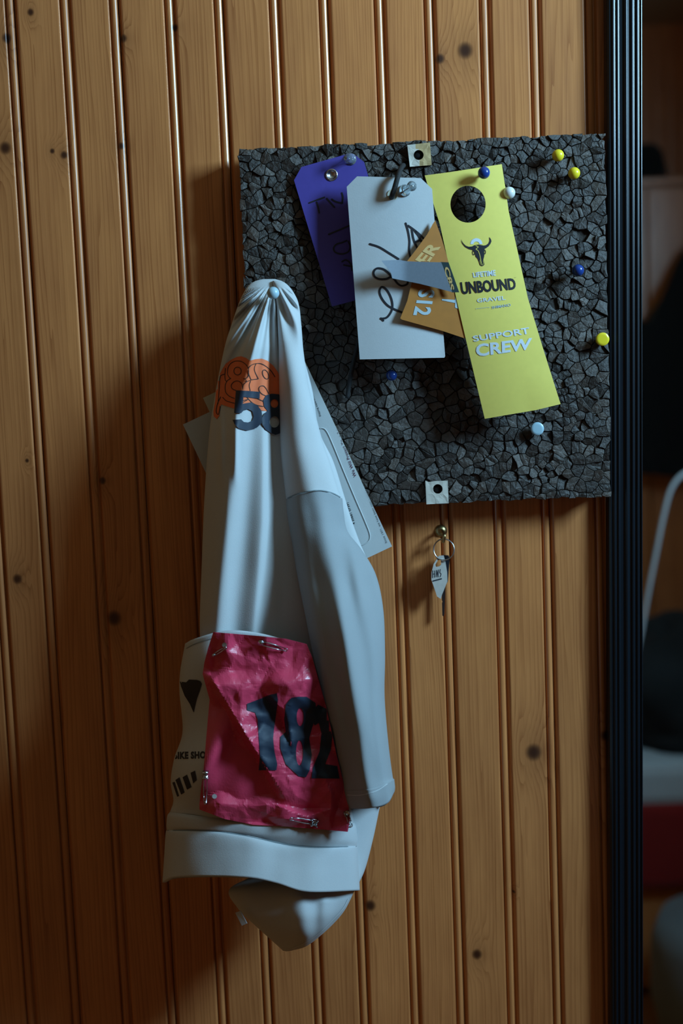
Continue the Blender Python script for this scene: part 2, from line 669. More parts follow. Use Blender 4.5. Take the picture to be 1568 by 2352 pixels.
def strip_profile(x, wd):
    pts = [(x + 0.0002, 0.0034), (x + 0.0008, 0.0034), (x + 0.0024, 0.0012), (x + 0.0034, 0.0002), (x + 0.0042, 0.0)]
    e = x + wd - 0.0078
    pts += [(e - 0.0016, 0.0), (e - 0.0007, 0.0002), (e - 0.0001, 0.0009), (e + 0.0003, 0.0034), (e + 0.0009, 0.0034)]
    c, r = x + wd - 0.0036, 0.0032
    for k in range(9):
        a = math.pi * (1 - k / 8)
        pts.append((c + r * math.cos(a), 0.0034 - 0.0031 * math.sin(a)))
    return pts


def plank_mesh():
    prof = strip_profile(0.0, WIDE) + strip_profile(WIDE, NARR)
    prof = [(0.00015, 0.016)] + prof + [(PER - 0.00015, 0.016)]
    vs, fs = [], []
    for z in (0.0, ZT):
        for x, y in prof: vs.append((x, y, z))
    n = len(prof)
    for i in range(n - 1):
        fs.append((i, i + 1, n + i + 1, n + i))
    fs.append(tuple(range(n)))
    fs.append(tuple(range(2 * n - 1, n - 1, -1)))
    me = bpy.data.meshes.new('plank')
    me.from_pydata(vs, [], fs)
    me.update()
    return me


KNOTS = [(15, 87, 11), (70, 28, 8), (283, 88, 9), (401, 62, 8), (12, 340, 14), (120, 347, 6), (147, 356, 9), (278, 335, 8),
         (1068, 116, 18), (1010, 135, 11), (1225, 1728, 20), (1095, 2192, 13), (235, 1104, 9), (262, 1420, 18), (850, 2080, 14),
         (62, 1058, 5), (1390, 1690, 12), (900, 1130, 6), (40, 1330, 12), (1180, 2050, 4)]
KN = [(P(x, y).x, P(x, y).z, r * 0.00038) for x, y, r in KNOTS]
wall = box('wall_back', (XL, 0.012, 0.0), (XR, 0.05, ZT), plain('wall_backing', (0.36, 0.15, 0.05), 0.9), kind='structure')
pm0 = plank_mesh()
pm0.materials.append(pine('pine_plank', 0.0))
k0 = int(math.floor((XL - X0) / PER)) + 1
k1 = int(math.floor((XR - X0) / PER))
rg = random.Random(11)
pine_generic = [pine('pine_plank_%d' % i, 20 + i * 2.3, tone=rg.uniform(0.85, 1.1)) for i in range(5)]
for k in range(k0, k1):
    ox = X0 + k * PER
    o = bpy.data.objects.new('plank', pm0)
    COL.objects.link(o)
    o.location = (ox, 0, 0)
    o.parent = wall
    mine = [(kx - ox, kz, kr) for kx, kz, kr in KN if -0.01 < kx - ox < PER + 0.004]
    o.material_slots[0].link = 'OBJECT'
    if -5 <= k <= 7:
        o.material_slots[0].material = pine('pine_plank_k%d' % (k + 5), k * 1.71 + 2, mine, rg.uniform(0.84, 1.12), rg.uniform(20, 38), rg.uniform(0.7, 1.6))
    else:
        o.material_slots[0].material = rg.choice(pine_generic)


def panelled(name, a, b, flip):
    """a far pine-panelled wall: grooved relief in one mesh, too far off to tell the boards apart"""
    a, b = Vector(a), Vector(b)
    d = (b - a).normalized()
    n = Vector((-d.y, d.x, 0)) * (1 if flip else -1)
    L_ = (b - a).length
    pts, t = [], 0.0
    while t < L_:
        for dx, dy in ((0, .004), (.002, .004), (.004, 0), (.036, 0), (.037, .004), (.039, .001), (.042, .0005), (.0445, .004)):
            if t + dx <= L_: pts.append((t + dx, dy))
        t += 0.0445
    pts.append((L_, .004))
    vs = []
    for z in (0, ZT):
        for s_, h in pts:
            q = a + d * s_ + n * h
            vs.append((q.x, q.y, z))
    m = len(pts)
    fs = [(i, i + 1, m + i + 1, m + i) for i in range(m - 1)]
    o = mesh(name, vs, fs, pine('pine_' + name, 31.0 + a.x, tone=0.9))
    solid(o, 0.03, 0)
    o['kind'] = 'structure'
    return o


panelled('wall_front', (XL, YF, 0), (XR, YF, 0), False)
panelled('wall_left', (XL, YF, 0), (XL, 0.0, 0), True)
# right wall with the window opening
wy0, wy1, wz0, wz1 = WIN.y - 0.17, WIN.y + 0.17, WIN.z - 0.28, WIN.z + 0.28
bm = bmesh.new()
for lo, hi in (((XR, YF, 0), (XR + .06, wy0, ZT)), ((XR, wy1, 0), (XR + .06, 0.03, ZT)), ((XR, wy0, 0), (XR + .06, wy1, wz0)), ((XR, wy0, wz1), (XR + .06, wy1, ZT))):
    bm_box(bm, lo, hi)
o = from_bm('wall_right', bm, pine('pine_right', 44.0, tone=0.9))
o['kind'] = 'structure'
win = empty('window_1', (XR, WIN.y, wz0))
win['kind'] = 'structure'
mwf = plain('window_frame_paint', (0.55, 0.52, 0.45), 0.5)
for nm, lo, hi in (('window_jamb', (XR - .02, wy0 - .03, wz0), (XR + .05, wy0 + .02, wz1)), ('window_jamb', (XR - .02, wy1 - .02, wz0), (XR + .05, wy1 + .03, wz1)),
                   ('window_sill', (XR - .05, wy0 - .05, wz0 - .03), (XR + .05, wy1 + .05, wz0)), ('window_head', (XR - .02, wy0 - .03, wz1), (XR + .05, wy1 + .03, wz1 + .04))):
    box(nm, lo, hi, mwf, win, 0.003)
mg = plain('window_glass', (0.9, 0.95, 1.0), 0.02, trans=1.0)
box('pane', (XR + .02, wy0 + .02, wz0), (XR + .024, wy1 - .02, wz1), mg, win)

# ------------------------------------------------------------------ cork board
BD = 0.026                                            # front face of the board, from the wall
TL, TR, BR = P(547, 341, BD), P(1386, 308, BD), P(1404, 1140, BD)
bx0, bx1 = TL.x, (TR.x + BR.x) / 2
bz1, bz0 = (TL.z + TR.z) / 2, P(1404, 1140, BD).z
board = empty('cork_board', ((bx0 + bx1) / 2, -0.012, bz0), 'square dark cork board of coarse granules mounted on the pine wall', 'cork board')
box('board_core', (bx0 + .0015, -BD + .0026, bz0 + .0015), (bx1 - .0015, -0.008, bz1 - .0015), M['core'], board)
rg = random.Random(3)
seeds = []
tries = 0
cells = {}
while len(seeds) < 1500 and tries < 60000:
    tries += 1
    x, z = rg.uniform(bx0 - .002, bx1 + .002), rg.uniform(bz0 - .002, bz1 + .002)
    rad = rg.choice((0.0034, 0.0046, 0.0058, 0.0075, 0.0100, 0.0125))
    ok = True
    gi, gj = int(x / .01), int(z / .01)
    for i in (gi - 1, gi, gi + 1):
        for j in (gj - 1, gj, gj + 1):
            for (sx, sz) in cells.get((i, j), ()):
                if (sx - x) ** 2 + (sz - z) ** 2 < rad * rad:
                    ok = False
                    break
    if ok:
        seeds.append((x, z))
        cells.setdefault((gi, gj), []).append((x, z))


def clip(poly, nx, nz, c):
    out = []
    for i in range(len(poly)):
        a, b = poly[i], poly[(i + 1) % len(poly)]
        da, db = a[0] * nx + a[1] * nz - c, b[0] * nx + b[1] * nz - c
        if da <= 0: out.append(a)
        if (da < 0) != (db < 0) and abs(da - db) > 1e-12:
            t = da / (da - db)
            out.append((a[0] + (b[0] - a[0]) * t, a[1] + (b[1] - a[1]) * t))
    return out


PITS = [P(1337, 543, BD), P(975, 965, BD), P(1262, 694, BD)]
gran = []
for (x, z) in seeds:
    e = [rg.uniform(-.0007, .0010) for _ in range(4)]
    lo_x, hi_x, lo_z, hi_z = bx0 - e[0], bx1 + e[1], bz0 - e[2], bz1 + e[3]
    poly = [(x - .015, z - .015), (x + .015, z - .015), (x + .015, z + .015), (x - .015, z + .015)]
    poly = [(min(max(a, lo_x), hi_x), min(max(b, lo_z), hi_z)) for a, b in poly]
    gi, gj = int(x / .01), int(z / .01)
    for i in range(gi - 3, gi + 4):
        for j in range(gj - 3, gj + 4):
            for (sx, sz) in cells.get((i, j), ()):
                if (sx, sz) == (x, z): continue
                nx, nz = sx - x, sz - z
                ln = math.hypot(nx, nz)
                if ln > 0.03: continue
                nx, nz = nx / ln, nz / ln
                poly = clip(poly, nx, nz, (x + sx) / 2 * nx + (z + sz) / 2 * nz - 0.00004)
                if len(poly) < 3: break
            if len(poly) < 3: break
        if len(poly) < 3: break
    if len(poly) < 3: continue
    ar = abs(sum(poly[i][0] * poly[(i + 1) % len(poly)][1] - poly[(i + 1) % len(poly)][0] * poly[i][1] for i in range(len(poly)))) / 2
    if ar < 4e-6: continue
    cx = sum(p[0] for p in poly) / len(poly)
    cz = sum(p[1] for p in poly) / len(poly)
    if any((cx - q.x) ** 2 + (cz - q.z) ** 2 < 0.0045 ** 2 for q in PITS): continue
    pl = []
    for i_, (ax_, az_) in enumerate(poly):
        bx_, bz_ = poly[(i_ + 1) % len(poly)]
        k_ = 2 if math.hypot(bx_ - ax_, bz_ - az_) > .0028 else 1
        for j_ in range(k_):
            qx, qz = ax_ + (bx_ - ax_) * j_ / k_, az_ + (bz_ - az_) * j_ / k_
            wq = Vector((qx * 260, qz * 260, 1.5))
            pl.append((qx + .0013 * noise.noise(wq), qz + .0013 * noise.noise(wq + Vector((9, 4, 2)))))
    gran.append((ar, cx, cz, pl))
gran.sort(key=lambda g: -g[0])


def granule(ar, cx, cz, poly):
    """small faceted chunk: wall ring, shoulder ring, slightly tilted top"""
    n = len(poly)
    h = rg.gauss(0, 0.0007)
    tx, tz = rg.gauss(0, .13), rg.gauss(0, .13)
    vs = []
    for sc_, dh in ((1.0, None), (0.99, -0.0007), (0.90, 0.0)):
        for px_, pz_ in poly:
            dx, dz = (px_ - cx) * sc_, (pz_ - cz) * sc_
            if dh is None: y = -BD + 0.0032
            else: y = -BD - h - dh * -1 * -1 + dx * tx + dz * tz + rg.uniform(-.0003, .0003) + (0.0003 if dh else 0)
            vs.append((cx + dx, y, cz + dz))
    vs.append((cx, -BD - h - rg.uniform(0, .0006), cz))
    fs = []
    for r_ in range(2):
        for i in range(n):
            j = (i + 1) % n
            fs.append((r_ * n + i, r_ * n + j, (r_ + 1) * n + j, (r_ + 1) * n + i))
    for i in range(n):
        fs.append((2 * n + i, 2 * n + (i + 1) % n, 3 * n))
    return vs, fs


big, rest = gran[:300], gran[300:]
for g in big:
    vs, fs = granule(*g)
    c = Vector((g[1], -BD, g[2]))
    o = mesh('cork_granule', [Vector(v) - c for v in vs], fs, M['granule'])
    o.parent = board
    o.location = c - board.location
V_, F_, T_ = [], [], []
for g in rest:
    vs, fs = granule(*g)
    b0 = len(V_)
    V_ += vs
    F_ += [tuple(i + b0 for i in f) for f in fs]
    T_ += [rg.random()] * len(vs)
o = mesh('cork_granules', V_, F_, M['granules'], board)
at = o.data.attributes.new('tone', 'FLOAT', 'POINT')
at.data.foreach_set('value', T_)
o['kind'] = 'stuff'


# mounting pads with a hole
def pad(quad, hole, hr, label, tan_side):
    c = P(hole[0], hole[1], BD)
    e = empty('mounting_pad', c, label, 'mounting pad')
    bm = fill2d([quad, ell(hole[0], hole[1], hr, hr, 20)], 9)
    rr = random.Random(int(hole[1]))
    for v in bm.verts:
        px_, py_ = v.co.x, v.co.y
        v.co = P(px_, py_, BD + 0.0042 + 0.0006 * noise.noise(Vector((px_ * .09, py_ * .09, hole[1]))))
    face_room(bm)
    o = from_bm('pad_liner', bm, M['foam'], e)
    o.data.materials.append(M['foam_tan'])
    if tan_side:
        for p in o.data.polygons:
            q = o.data.vertices[p.vertices[0]].co
            if q.x > c.x + 0.0005: p.material_index = 1
    solid(o, 0.0006)
    bm = fill2d([[(hole[0] + (x - hole[0]) * .95, hole[1] + (y - hole[1]) * .95) for x, y in quad], ell(hole[0], hole[1], hr * 1.02, hr * 1.02, 20)])
    for v in bm.verts: v.co = P(v.co.x, v.co.y, BD + 0.0036)
    face_room(bm)
    o = from_bm('foam_layer', bm, M['foam_side'], e)
    solid(o, 0.0040)
    lathe('screw_head', [(0.0, 0.0), (0.0030, 0.0), (0.0030, 0.0008), (0.0020, 0.0014), (0.0, 0.0016)], c + Vector((0, -0.0008, 0)), (0, -1, 0), M['hole'], e, 16)
    return e


pad([(935, 333), (963, 330), (987, 327), (991, 379), (966, 381), (941, 383)], (961, 356), 11.5, 'small square foam pad, half white half tan, at the cork board top edge', True)
pad([(976.5, 1104), (984, 1107), (1000, 1105), (1028, 1104), (1030, 1156), (1003, 1157), (979, 1158.5)], (1005, 1123), 11, 'small white square foam pad at the bottom edge of the cork board', False)


# ------------------------------------------------------------------ pins
def ball_pin(px, py, label, mat, out=0.0105, base=BD, r=0.0050, group=None):
    c = P(px, py, base + out)
    b = Vector((c.x, -base, c.z))
    e = empty('push_pin', b, label, 'push pin', group)
    prof = [(0.0012, 0.0), (0.0012, out - r * 0.95), (r * .45, out - r * .9)]
    prof += [(r * math.sin(a), out - r * math.cos(a)) for a in [math.pi * (0.16 + 0.84 * k / 12) for k in range(13)]]
    lathe('pin_head', prof, b, (0, -1, 0), mat, e)
    tube('needle', [b + Vector((0, 0.008, 0)), b + Vector((0, -0.002, 0))], 0.0005, M['steel'], e, 6)
    return e


def disc_pin(px, py, label, mat, out=0.0085, r=0.0056):
    c = P(px, py, BD + out)
    b = Vector((c.x, -BD, c.z))
    e = empty('push_pin', b, label, 'push pin')
    lathe('pin_head', [(0.0022, 0.0008), (0.0026, out - .0046), (r * .93, out - .0042), (r, out - .0034), (r, out - .0006), (r * .94, out - .0001), (r * .6, out), (0.0, out)], b, (0, -1, 0), mat, e)
    tube('needle', [b + Vector((0, 0.008, 0)), b + Vector((0, -0.002, 0))], 0.0005, M['steel'], e, 6)
    return e


def clear_pin(px, py, base, label, lean, h=0.0155):
    b = P(px, py, base)
    e = empty('push_pin', b, label, 'push pin')
    ax = Vector((lean[0], -1, lean[1])).normalized()
    prof = [(0.0, 0.0), (0.0048, 0.0), (0.0050, 0.0009), (0.0042, 0.0019), (0.0026, 0.0032), (0.0022, 0.0060), (0.0027, 0.0100), (0.0039, 0.0128), (0.0041, 0.0144), (0.0036, 0.0155), (0.0, 0.0157)]
    k = h / 0.0155
    lathe('pin_head', [(r, z * k) for r, z in prof], b, ax, M['clear'], e)
    tube('needle', [b - ax * 0.026, b + ax * 0.009], 0.00045, M['steel'], e, 6)
    return e


ball_pin(1281, 357, 'yellow ball push pin stuck nearest the cork board top edge', M['pin_yellow'])
ball_pin(1318, 398, 'yellow ball push pin stuck just below another yellow ball pin', M['pin_yellow'])
ball_pin(1327, 621, 'dark blue ball push pin alone on bare cork beside the yellow card', M['pin_blue'])
ball_pin(899, 862, 'blue ball push pin in the shaded cork below the white tag', M['pin_blue'], r=0.0046)
ball_pin(1169, 443, 'white ball push pin at the right edge of the yellow door hanger', M['pin_white'], out=0.020)
disc_pin(1384, 779, 'yellow flat-topped push pin at the edge of the cork board by the mirror', M['pin_yellow'])
disc_pin(1234, 985, 'pale blue flat-topped push pin below the yellow door hanger', M['pin_grey'])

# ------------------------------------------------------------------ purple tag
Z5 = zoomed(660, 340, 5.88)


def d_purple(px, py): return BD + 0.0035 + (py - 352) * 0.000012


pt = empty('purple_tag', P(761, 402, BD), 'purple card tag with a steel eyelet pinned behind the white tag', 'paper tag')
o = paper('tag_card', [[(675, 414), (692, 383.5), (800, 353), (811, 353), (836, 372), (845, 403), (923, 662), (762, 704)], ell(761.5, 402, 9.5, 9.5, 20)], d_purple, M['purple'], pt, 14)
pcard = o
c = P(761.5, 402, d_purple(761, 402))
lathe('eyelet', [(0.0034, 0.0010), (0.0036, -0.0006), (0.0042, -0.0011), (0.0050, -0.0008), (0.0053, 0.0003)], c, (0, 1, 0), M['steel'], pt)
bm = strokes2d([Z5(l) for l in ([(295, 740), (400, 700), (500, 665)], [(395, 730), (415, 800), (430, 875)], [(530, 680), (580, 735), (635, 800)], [(600, 690), (650, 722), (740, 745)],
                                [(735, 605), (748, 660), (742, 740)], [(555, 1165), (700, 1105), (830, 1050)],
                                [(800, 1250), (740, 1275), (660, 1300), (622, 1355), (650, 1410), (740, 1430), (820, 1400), (845, 1330), (820, 1260)],
                                [(735, 1535), (790, 1512), (850, 1560), (870, 1650)], [(760, 1580), (810, 1590), (870, 1600)])], 3.4)
decal('marker_writing', bm, [pcard], M['ink'], pt)
clear_pin(805, 366, d_purple(805, 366) + .0002, 'clear plastic push pin through the purple tag', (-0.15, -0.1), 0.013)

# ------------------------------------------------------------------ white tag
WD = BD + 0.024


def d_white(px, py):
    t = (py - 405) / 420.0
    return WD + 0.004 * t - 0.004 * (1 - t) ** 2 + 0.0025 * math.sin(max(0, min(1, (px - 796) / 220)) * math.pi)


wt = empty('white_tag', P(901, 448, WD), 'white card tag with clipped corners and black marker handwriting', 'paper tag')
wcard = paper('tag_card', [[(796, 429), (820, 405), (966, 409), (992, 434), (1022, 818), (1020, 821.5), (826, 825.5)], ell(901, 448, 10, 10, 20)], d_white, M['white_paper'], wt, 12, 0.0005)
c = P(901, 448, d_white(901, 448))
lathe('hole_ring', [(0.0037, 0.0004), (0.0037, -0.0003), (0.0046, -0.0003), (0.0047, 0.0002)], c, (0, 1, 0), M['old_paper'], wt)
Z7 = zoomed(840, 480, 6.533)
bm = strokes2d([Z7(l) for l in ([(598, 215), (632, 330), (655, 480), (650, 620), (668, 720), (690, 790)],
                                [(635, 250), (720, 310), (800, 375), (865, 440)], [(690, 310), (708, 420), (732, 500), (770, 580)], [(735, 330), (790, 400), (835, 490)], [(735, 500), (800, 470), (835, 480)],
                                [(60, 525), (200, 572), (350, 662), (490, 750)],
                                [(380, 1012), (330, 950), (260, 902), (170, 890), (118, 940), (130, 1010), (200, 1050), (300, 1050), (380, 1020), (430, 1060), (480, 1122), (540, 1152), (620, 1125), (628, 1060)],
                                [(545, 1553), (420, 1500), (320, 1440), (240, 1340), (205, 1240), (232, 1172), (290, 1190), (350, 1270), (392, 1380), (398, 1480), (370, 1560), (310, 1630), (225, 1647)],
                                [(225, 1640), (262, 1675)])], 4.6)
decal('marker_writing', bm, [wcard], M['ink'], wt)
# cord looped through the hole and its loose tail below
pth = [P(905, 466, BD + .010), P(900, 456, WD - .006), P(900, 449, WD + .0045), P(906, 432, WD + .006), P(915, 400, WD + .004), P(922, 384, WD - .010), P(926, 380, BD + .003)]
tube('cord', [Vector(q) for q in catmull([tuple(v) for v in pth], 6)], 0.0022, M['cord'], wt, 10)
pth = [P(850, 700, BD + .006), P(828, 770, BD + .007), P(812, 830, BD + .006), P(803, 875, BD + .005), P(797, 915, BD + .0045)]
tube('cord_tail', [Vector(q) for q in catmull([tuple(v) for v in pth], 6)], 0.0019, M['cord'], wt, 8)
clear_pin(929, 438, d_white(929, 438) + 0.0002, 'clear plastic push pin through the white tag beside its hole', (0.42, 0.12))

# ------------------------------------------------------------------ paper wristband
band = empty('paper_wristband', P(980, 640, BD + .03), 'orange paper wristband folded into a loop with its grey back showing', 'wristband')


def lin(ax, ay, da, bx, by, db):
    L2 = (bx - ax) ** 2 + (by - ay) ** 2
    return lambda x, y: da + (db - da) * (((x - ax) * (bx - ax) + (y - ay) * (by - ay)) / L2)


up = paper('band_upper', [Z7([(1040, 170), (1130, 420), (1240, 800), (1230, 830), (620, 800), (620, 780), (760, 600), (920, 380), (1000, 230)])], lin(935, 600, WD + .011, 1010, 510, WD + .003), M['orange_band'], band, 10)
lowb = paper('band_lower', [Z7([(700, 1050), (1200, 1150), (1420, 1250), (1540, 1960), (1150, 1830), (540, 1660), (515, 1640), (580, 1480), (620, 1380)])], lin(918, 735, WD + .010, 1060, 690, WD + .0035), M['orange_band'], band, 10)
flap = paper('band_flap', [Z7([(232, 775), (380, 768), (510, 765), (620, 785), (900, 795), (1130, 800), (1170, 900), (1230, 1080), (1295, 1248), (1080, 1190), (800, 1120), (395, 1040), (378, 965), (332, 900)])],
             lambda x, y: WD + .0125 + 0.012 * max(0, (930 - x) / 55.0) ** 1.3, M['band_back'], band, 8)
grn = paper('band_edge', [Z7([(1120, 795), (1240, 800), (1400, 1250), (1290, 1252), (1230, 1080), (1170, 900)])], lambda x, y: WD + .0105, M['band_green'], band, 12)
# letters run up to the right: baseline direction (0.62,-0.78)
bm = text2d('ER', Z7([(735, 765), (985, 475), (1125, 565), (915, 840)]), 0.035, 6)
decal('band_lettering', bm, [up], M['tan_print'], band)
bm = text2d('S12', Z7([(1040, 1215), (960, 1610), (705, 1590), (800, 1200)]), 0.03, 6)
decal('band_lettering', bm, [lowb], M['blue_print'], band)
bm = text2d('T', Z7([(1390, 1290), (1390, 1500), (1130, 1400), (1150, 1320)]), 0.03, 6)
decal('band_lettering', bm, [lowb], M['blue_print'], band)
bm = text2d('C8S', Z7([(1240, 860), (1330, 1210), (1260, 1230), (1170, 880)]), 0.03, 6)
decal('band_lettering', bm, [grn], M['tan_print'], band)

# ------------------------------------------------------------------ yellow door hanger
YD = BD + 0.028


def d_yel(px, py):
    t = (py - 377) / 585.0
    cx_ = 1063 + (py - 390) * 0.245
    s = (px - cx_) / 90.0
    d = YD - 0.010 * (1 - t) ** 2 + 0.005 * math.sin(t * math.pi) - 0.0022 * s * s
    if s > 0.2 and t > 0.8: d += 0.016 * (t - 0.8) * (s - 0.2)
    return d


yh = empty('door_hanger', P(1075, 469, YD), 'yellow card door hanger with round hole and bull skull emblem', 'door hanger')
ycard = paper('hanger_card', [[(975, 403), (1035, 395), (1100, 385), (1152, 377), (1160, 430), (1168, 486), (1185, 562), (1212, 685), (1246, 798), (1287, 928), (1230, 942), (1170, 952), (1113, 962), (1090, 866), (1069, 777), (1041, 657), (1010, 516)],
                              ell(1074.5, 469, 40.5, 42.5, 44)], d_yel, M['yellow_card'], yh, 9, 0.0009)
ZY = zoomed(1040, 520, 7.35)
# skull emblem
bm = bmesh.new()
for lp in ([(140, 210), (150, 245), (175, 285), (215, 325), (265, 343), (330, 338), (340, 400), (270, 382), (205, 345), (160, 290), (143, 250)],
           [(612, 175), (640, 215), (650, 250), (632, 295), (600, 337), (555, 370), (518, 388), (508, 325), (560, 315), (600, 285), (618, 240)],
           [(318, 342), (355, 318), (430, 305), (500, 320), (545, 330), (532, 385), (526, 450), (528, 500), (512, 560), (522, 600), (531, 640), (512, 665), (484, 670), (455, 650), (440, 600), (418, 545), (385, 510), (370, 450), (335, 398)]):
    add_bm(bm, fill2d([ZY(lp)], 8))
for cx_, cy_, rx, ry in ((350, 440, 24, 46), (536, 432, 19, 40)):
    add_bm(bm, fill2d([ZY(ell(cx_, cy_, rx, ry)), ZY(ell(cx_, cy_, rx - 10, ry - 14))]))
decal('bull_skull_emblem', bm, [ycard], M['ink'], yh)
bm = strokes2d([ZY([(385, 325), (425, 348), (388, 385), (422, 408), (445, 460), (460, 520), (475, 600), (487, 630)])], 1.3)
add_bm(bm, strokes2d([ZY([(455, 570), (462, 620), (478, 648), (500, 648), (515, 625), (508, 580)])], 0.7))
decal('emblem_crack', bm, [ycard], M['yellow_card'], yh, 0.0005)
ring = [(395 + 106 * math.cos(a) * (1 if i % 2 else .9), 300 + 106 * math.sin(a) * (1 if i % 2 else .9)) for i, a in enumerate([math.pi * (1 + k / 26) for k in range(27)])]
ring += [(395 + 52 * math.cos(a), 300 + 45 * math.sin(a)) for a in [math.pi * (2 - k / 12) for k in range(13)]]
decal('emblem_sun', fill2d([ZY(ring)], 8), [ycard], M['foil'], yh, 0.0002)
for body, q, mt, bold, nm in (('UNBOUND', [(120, 940), (1042, 868), (1072, 1065), (150, 1150)], 'ink', 0.035, 'title_lettering'), ('TM', [(1030, 862), (1062, 858), (1062, 866), (1030, 870)], 'ink', 0.0, 'title_lettering'),
                              ('LIFETIME', [(330, 780), (715, 735), (725, 830), (345, 862)], 'foil', 0.025, 'pale_lettering'), ('GRAVEL', [(400, 1222), (880, 1170), (888, 1240), (412, 1287)], 'foil', 0.015, 'pale_lettering'),
                              ('SHIMANO', [(650, 1347), (970, 1300), (978, 1348), (655, 1392)], 'blue_print', 0.02, 'pale_lettering'), ('presented by', [(385, 1375), (620, 1352), (622, 1378), (388, 1402)], 'blue_print', 0.0, 'pale_lettering'),
                              ('SUPPORT', [(325, 1850), (1278, 1702), (1298, 1812), (350, 1948)], 'foil', 0.02, 'pale_lettering'), ('CREW', [(375, 1990), (1335, 1880), (1318, 2075), (400, 2205)], 'foil', 0.03, 'pale_lettering')):
    decal(nm, text2d(body, ZY(q), bold, 9), [ycard], M[mt], yh)
ball_pin(1111, 397, 'dark blue ball push pin holding up the yellow door hanger', M['pin_blue'], out=0.0095, base=d_yel(1111, 397))

# ------------------------------------------------------------------ envelopes behind the jersey
ZE = zoomed(660, 860, 5.346)
env = empty('envelope', P(660, 1000, BD), 'pale paper envelope printed with small text hung behind the jersey', 'envelope')
d_env = lambda x, y: BD + 0.0055 + 0.004 * max(0, (y - 1000) / 300.0)
ec = paper('envelope_sheet', [[(420, 975), (705, 841), (900, 1255), (616, 1389)]], d_env, M['envelope'], env, 25, 0.0006)
wnd = ZE([(395, 665), (430, 660), (475, 690), (540, 820), (700, 1210), (830, 1520), (950, 1800), (1010, 1960), (1000, 2040), (930, 2090), (850, 2110)])
tube('window_edge', [Vector(q) for q in (shot([BV[ec.name]], x, y, 0.0001) for x, y in catmull(wnd, 6)) if q is not None], 0.0005, M['envelope'], env, 6)
# the line runs upwards along the right edge, its letter tops turned to the left
bm = text2d('We Will Protect Your Pri', ZE([(815, 1265), (600, 680), (625, 670), (850, 1250)]), 0.01, 20)
decal('printed_text', bm, [ec], plain('plum_ink', (0.10, 0.02, 0.05), 0.6), env)
bm = text2d('4 20681 07391', ZE([(805, 1845), (725, 1580), (750, 1570), (832, 1835)]), 0.015, 20)
decal('printed_text', bm, [ec], M['ink'], env)
bm = text2d('Since 1971, we have been committed to', ZE([(1205, 2075), (940, 1400), (960, 1392), (1228, 2065)]), 0.0, 20)
decal('printed_text', bm, [ec], M['ink'], env)
bm = text2d('Shipping experience', ZE([(395, 520), (300, 255), (325, 248), (420, 512)]), 0.01, 20)
decal('printed_text', bm, [ec], M['ink'], env)
env2 = empty('paper_slip', P(560, 900, BD), 'cream paper slip whose corner shows above the envelope behind the jersey', 'paper slip')
paper('paper_sheet', [[(466, 914), (690, 809), (830, 1105), (606, 1210)]], lambda x, y: BD + 0.0035, M['old_paper'], env2, 40, 0.0005)

# ------------------------------------------------------------------ jersey
jer = empty('hanging_jersey', P(625, 673, BD), 'pale jersey with grey sleeve hanging from a pin on the cork board', 'jersey')


def interp_line(pts):
    ys = [p[0] for p in pts]
    xs = [p[1] for p in pts]
    return lambda y: float(np.interp(y, ys, xs))


def bump(x, c, wl, wr):
    t = (x - c) / (wl if x < c else wr)
    return math.exp(-t * t)


def drape(name, rows, mat, folds=None, nu=150, nv=None, power=0.75, thick=0.0012, wob=0.0012, seed=0.0, per=10, closed_top=False, flat=0.0):
    """a hanging flattened tube of cloth; rows = (points across in pixels, centre depth, half depth)"""
    half = nu // 2
    data = []
    for pts, dm, hd in rows:
        rs = catmull(pts, 12)
        seg = [0]
        for a, b in zip(rs, rs[1:]): seg.append(seg[-1] + math.hypot(b[0] - a[0], b[1] - a[1]))
        us = np.array(seg) / max(seg[-1], 1e-6)
        xs = np.array([q[0] for q in rs])
        ys = np.array([q[1] for q in rs])
        data.append((us, xs, ys, dm, hd))
    ths = [2 * math.pi * k / nu for k in range(nu)]
    ring = []
    for us, xs, ys, dm, hd in data:
        r = []
        for th in ths:
            u = (1 - math.cos(th)) / 2
            r.append((float(np.interp(u, us, xs)), float(np.interp(u, us, ys)), dm, hd))
        ring.append(r)
    # smooth along the length
    cols = []
    for k in range(nu):
        cols.append(catmull([ring[i][k] for i in range(len(ring))], per))
    nr = len(cols[0])
    vs, fs = [], []
    for i in range(nr):
        for k in range(nu):
            px_, py_, dm, hd = cols[k][i]
            s = math.sin(ths[k])
            prof = math.copysign(abs(s) ** power, s)
            d = dm + hd * prof
            if s > 0 and folds:
                d += folds(px_, py_) * min(1.0, abs(s) ** 0.6 * 1.15)
            d += wob * noise.noise(Vector((px_ * 0.020, py_ * 0.006, seed + (3 if s < 0 else 0)))) * abs(s)
            d = max(d, 0.006)
            vs.append(P(px_, py_, d))
    for i in range(nr - 1):
        for k in range(nu):
            k2 = (k + 1) % nu
            fs.append((i * nu + k, i * nu + k2, (i + 1) * nu + k2, (i + 1) * nu + k))
    if closed_top: fs.append(tuple(range(nu)))
    bm = bmesh.new()
    bv = [bm.verts.new(v) for v in vs]
    for f in fs:
        try: bm.faces.new([bv[q] for q in f])
        except ValueError: pass
    bmesh.ops.recalc_face_normals(bm, faces=bm.faces)
    o = from_bm(name, bm, mat, jer, True)
    BV[o.name] = bvh_of(o)
    if thick: solid(o, thick)
    return o


L2 = lambda a, b: [a, ((a[0] + b[0]) / 2, (a[1] + b[1]) / 2), b]

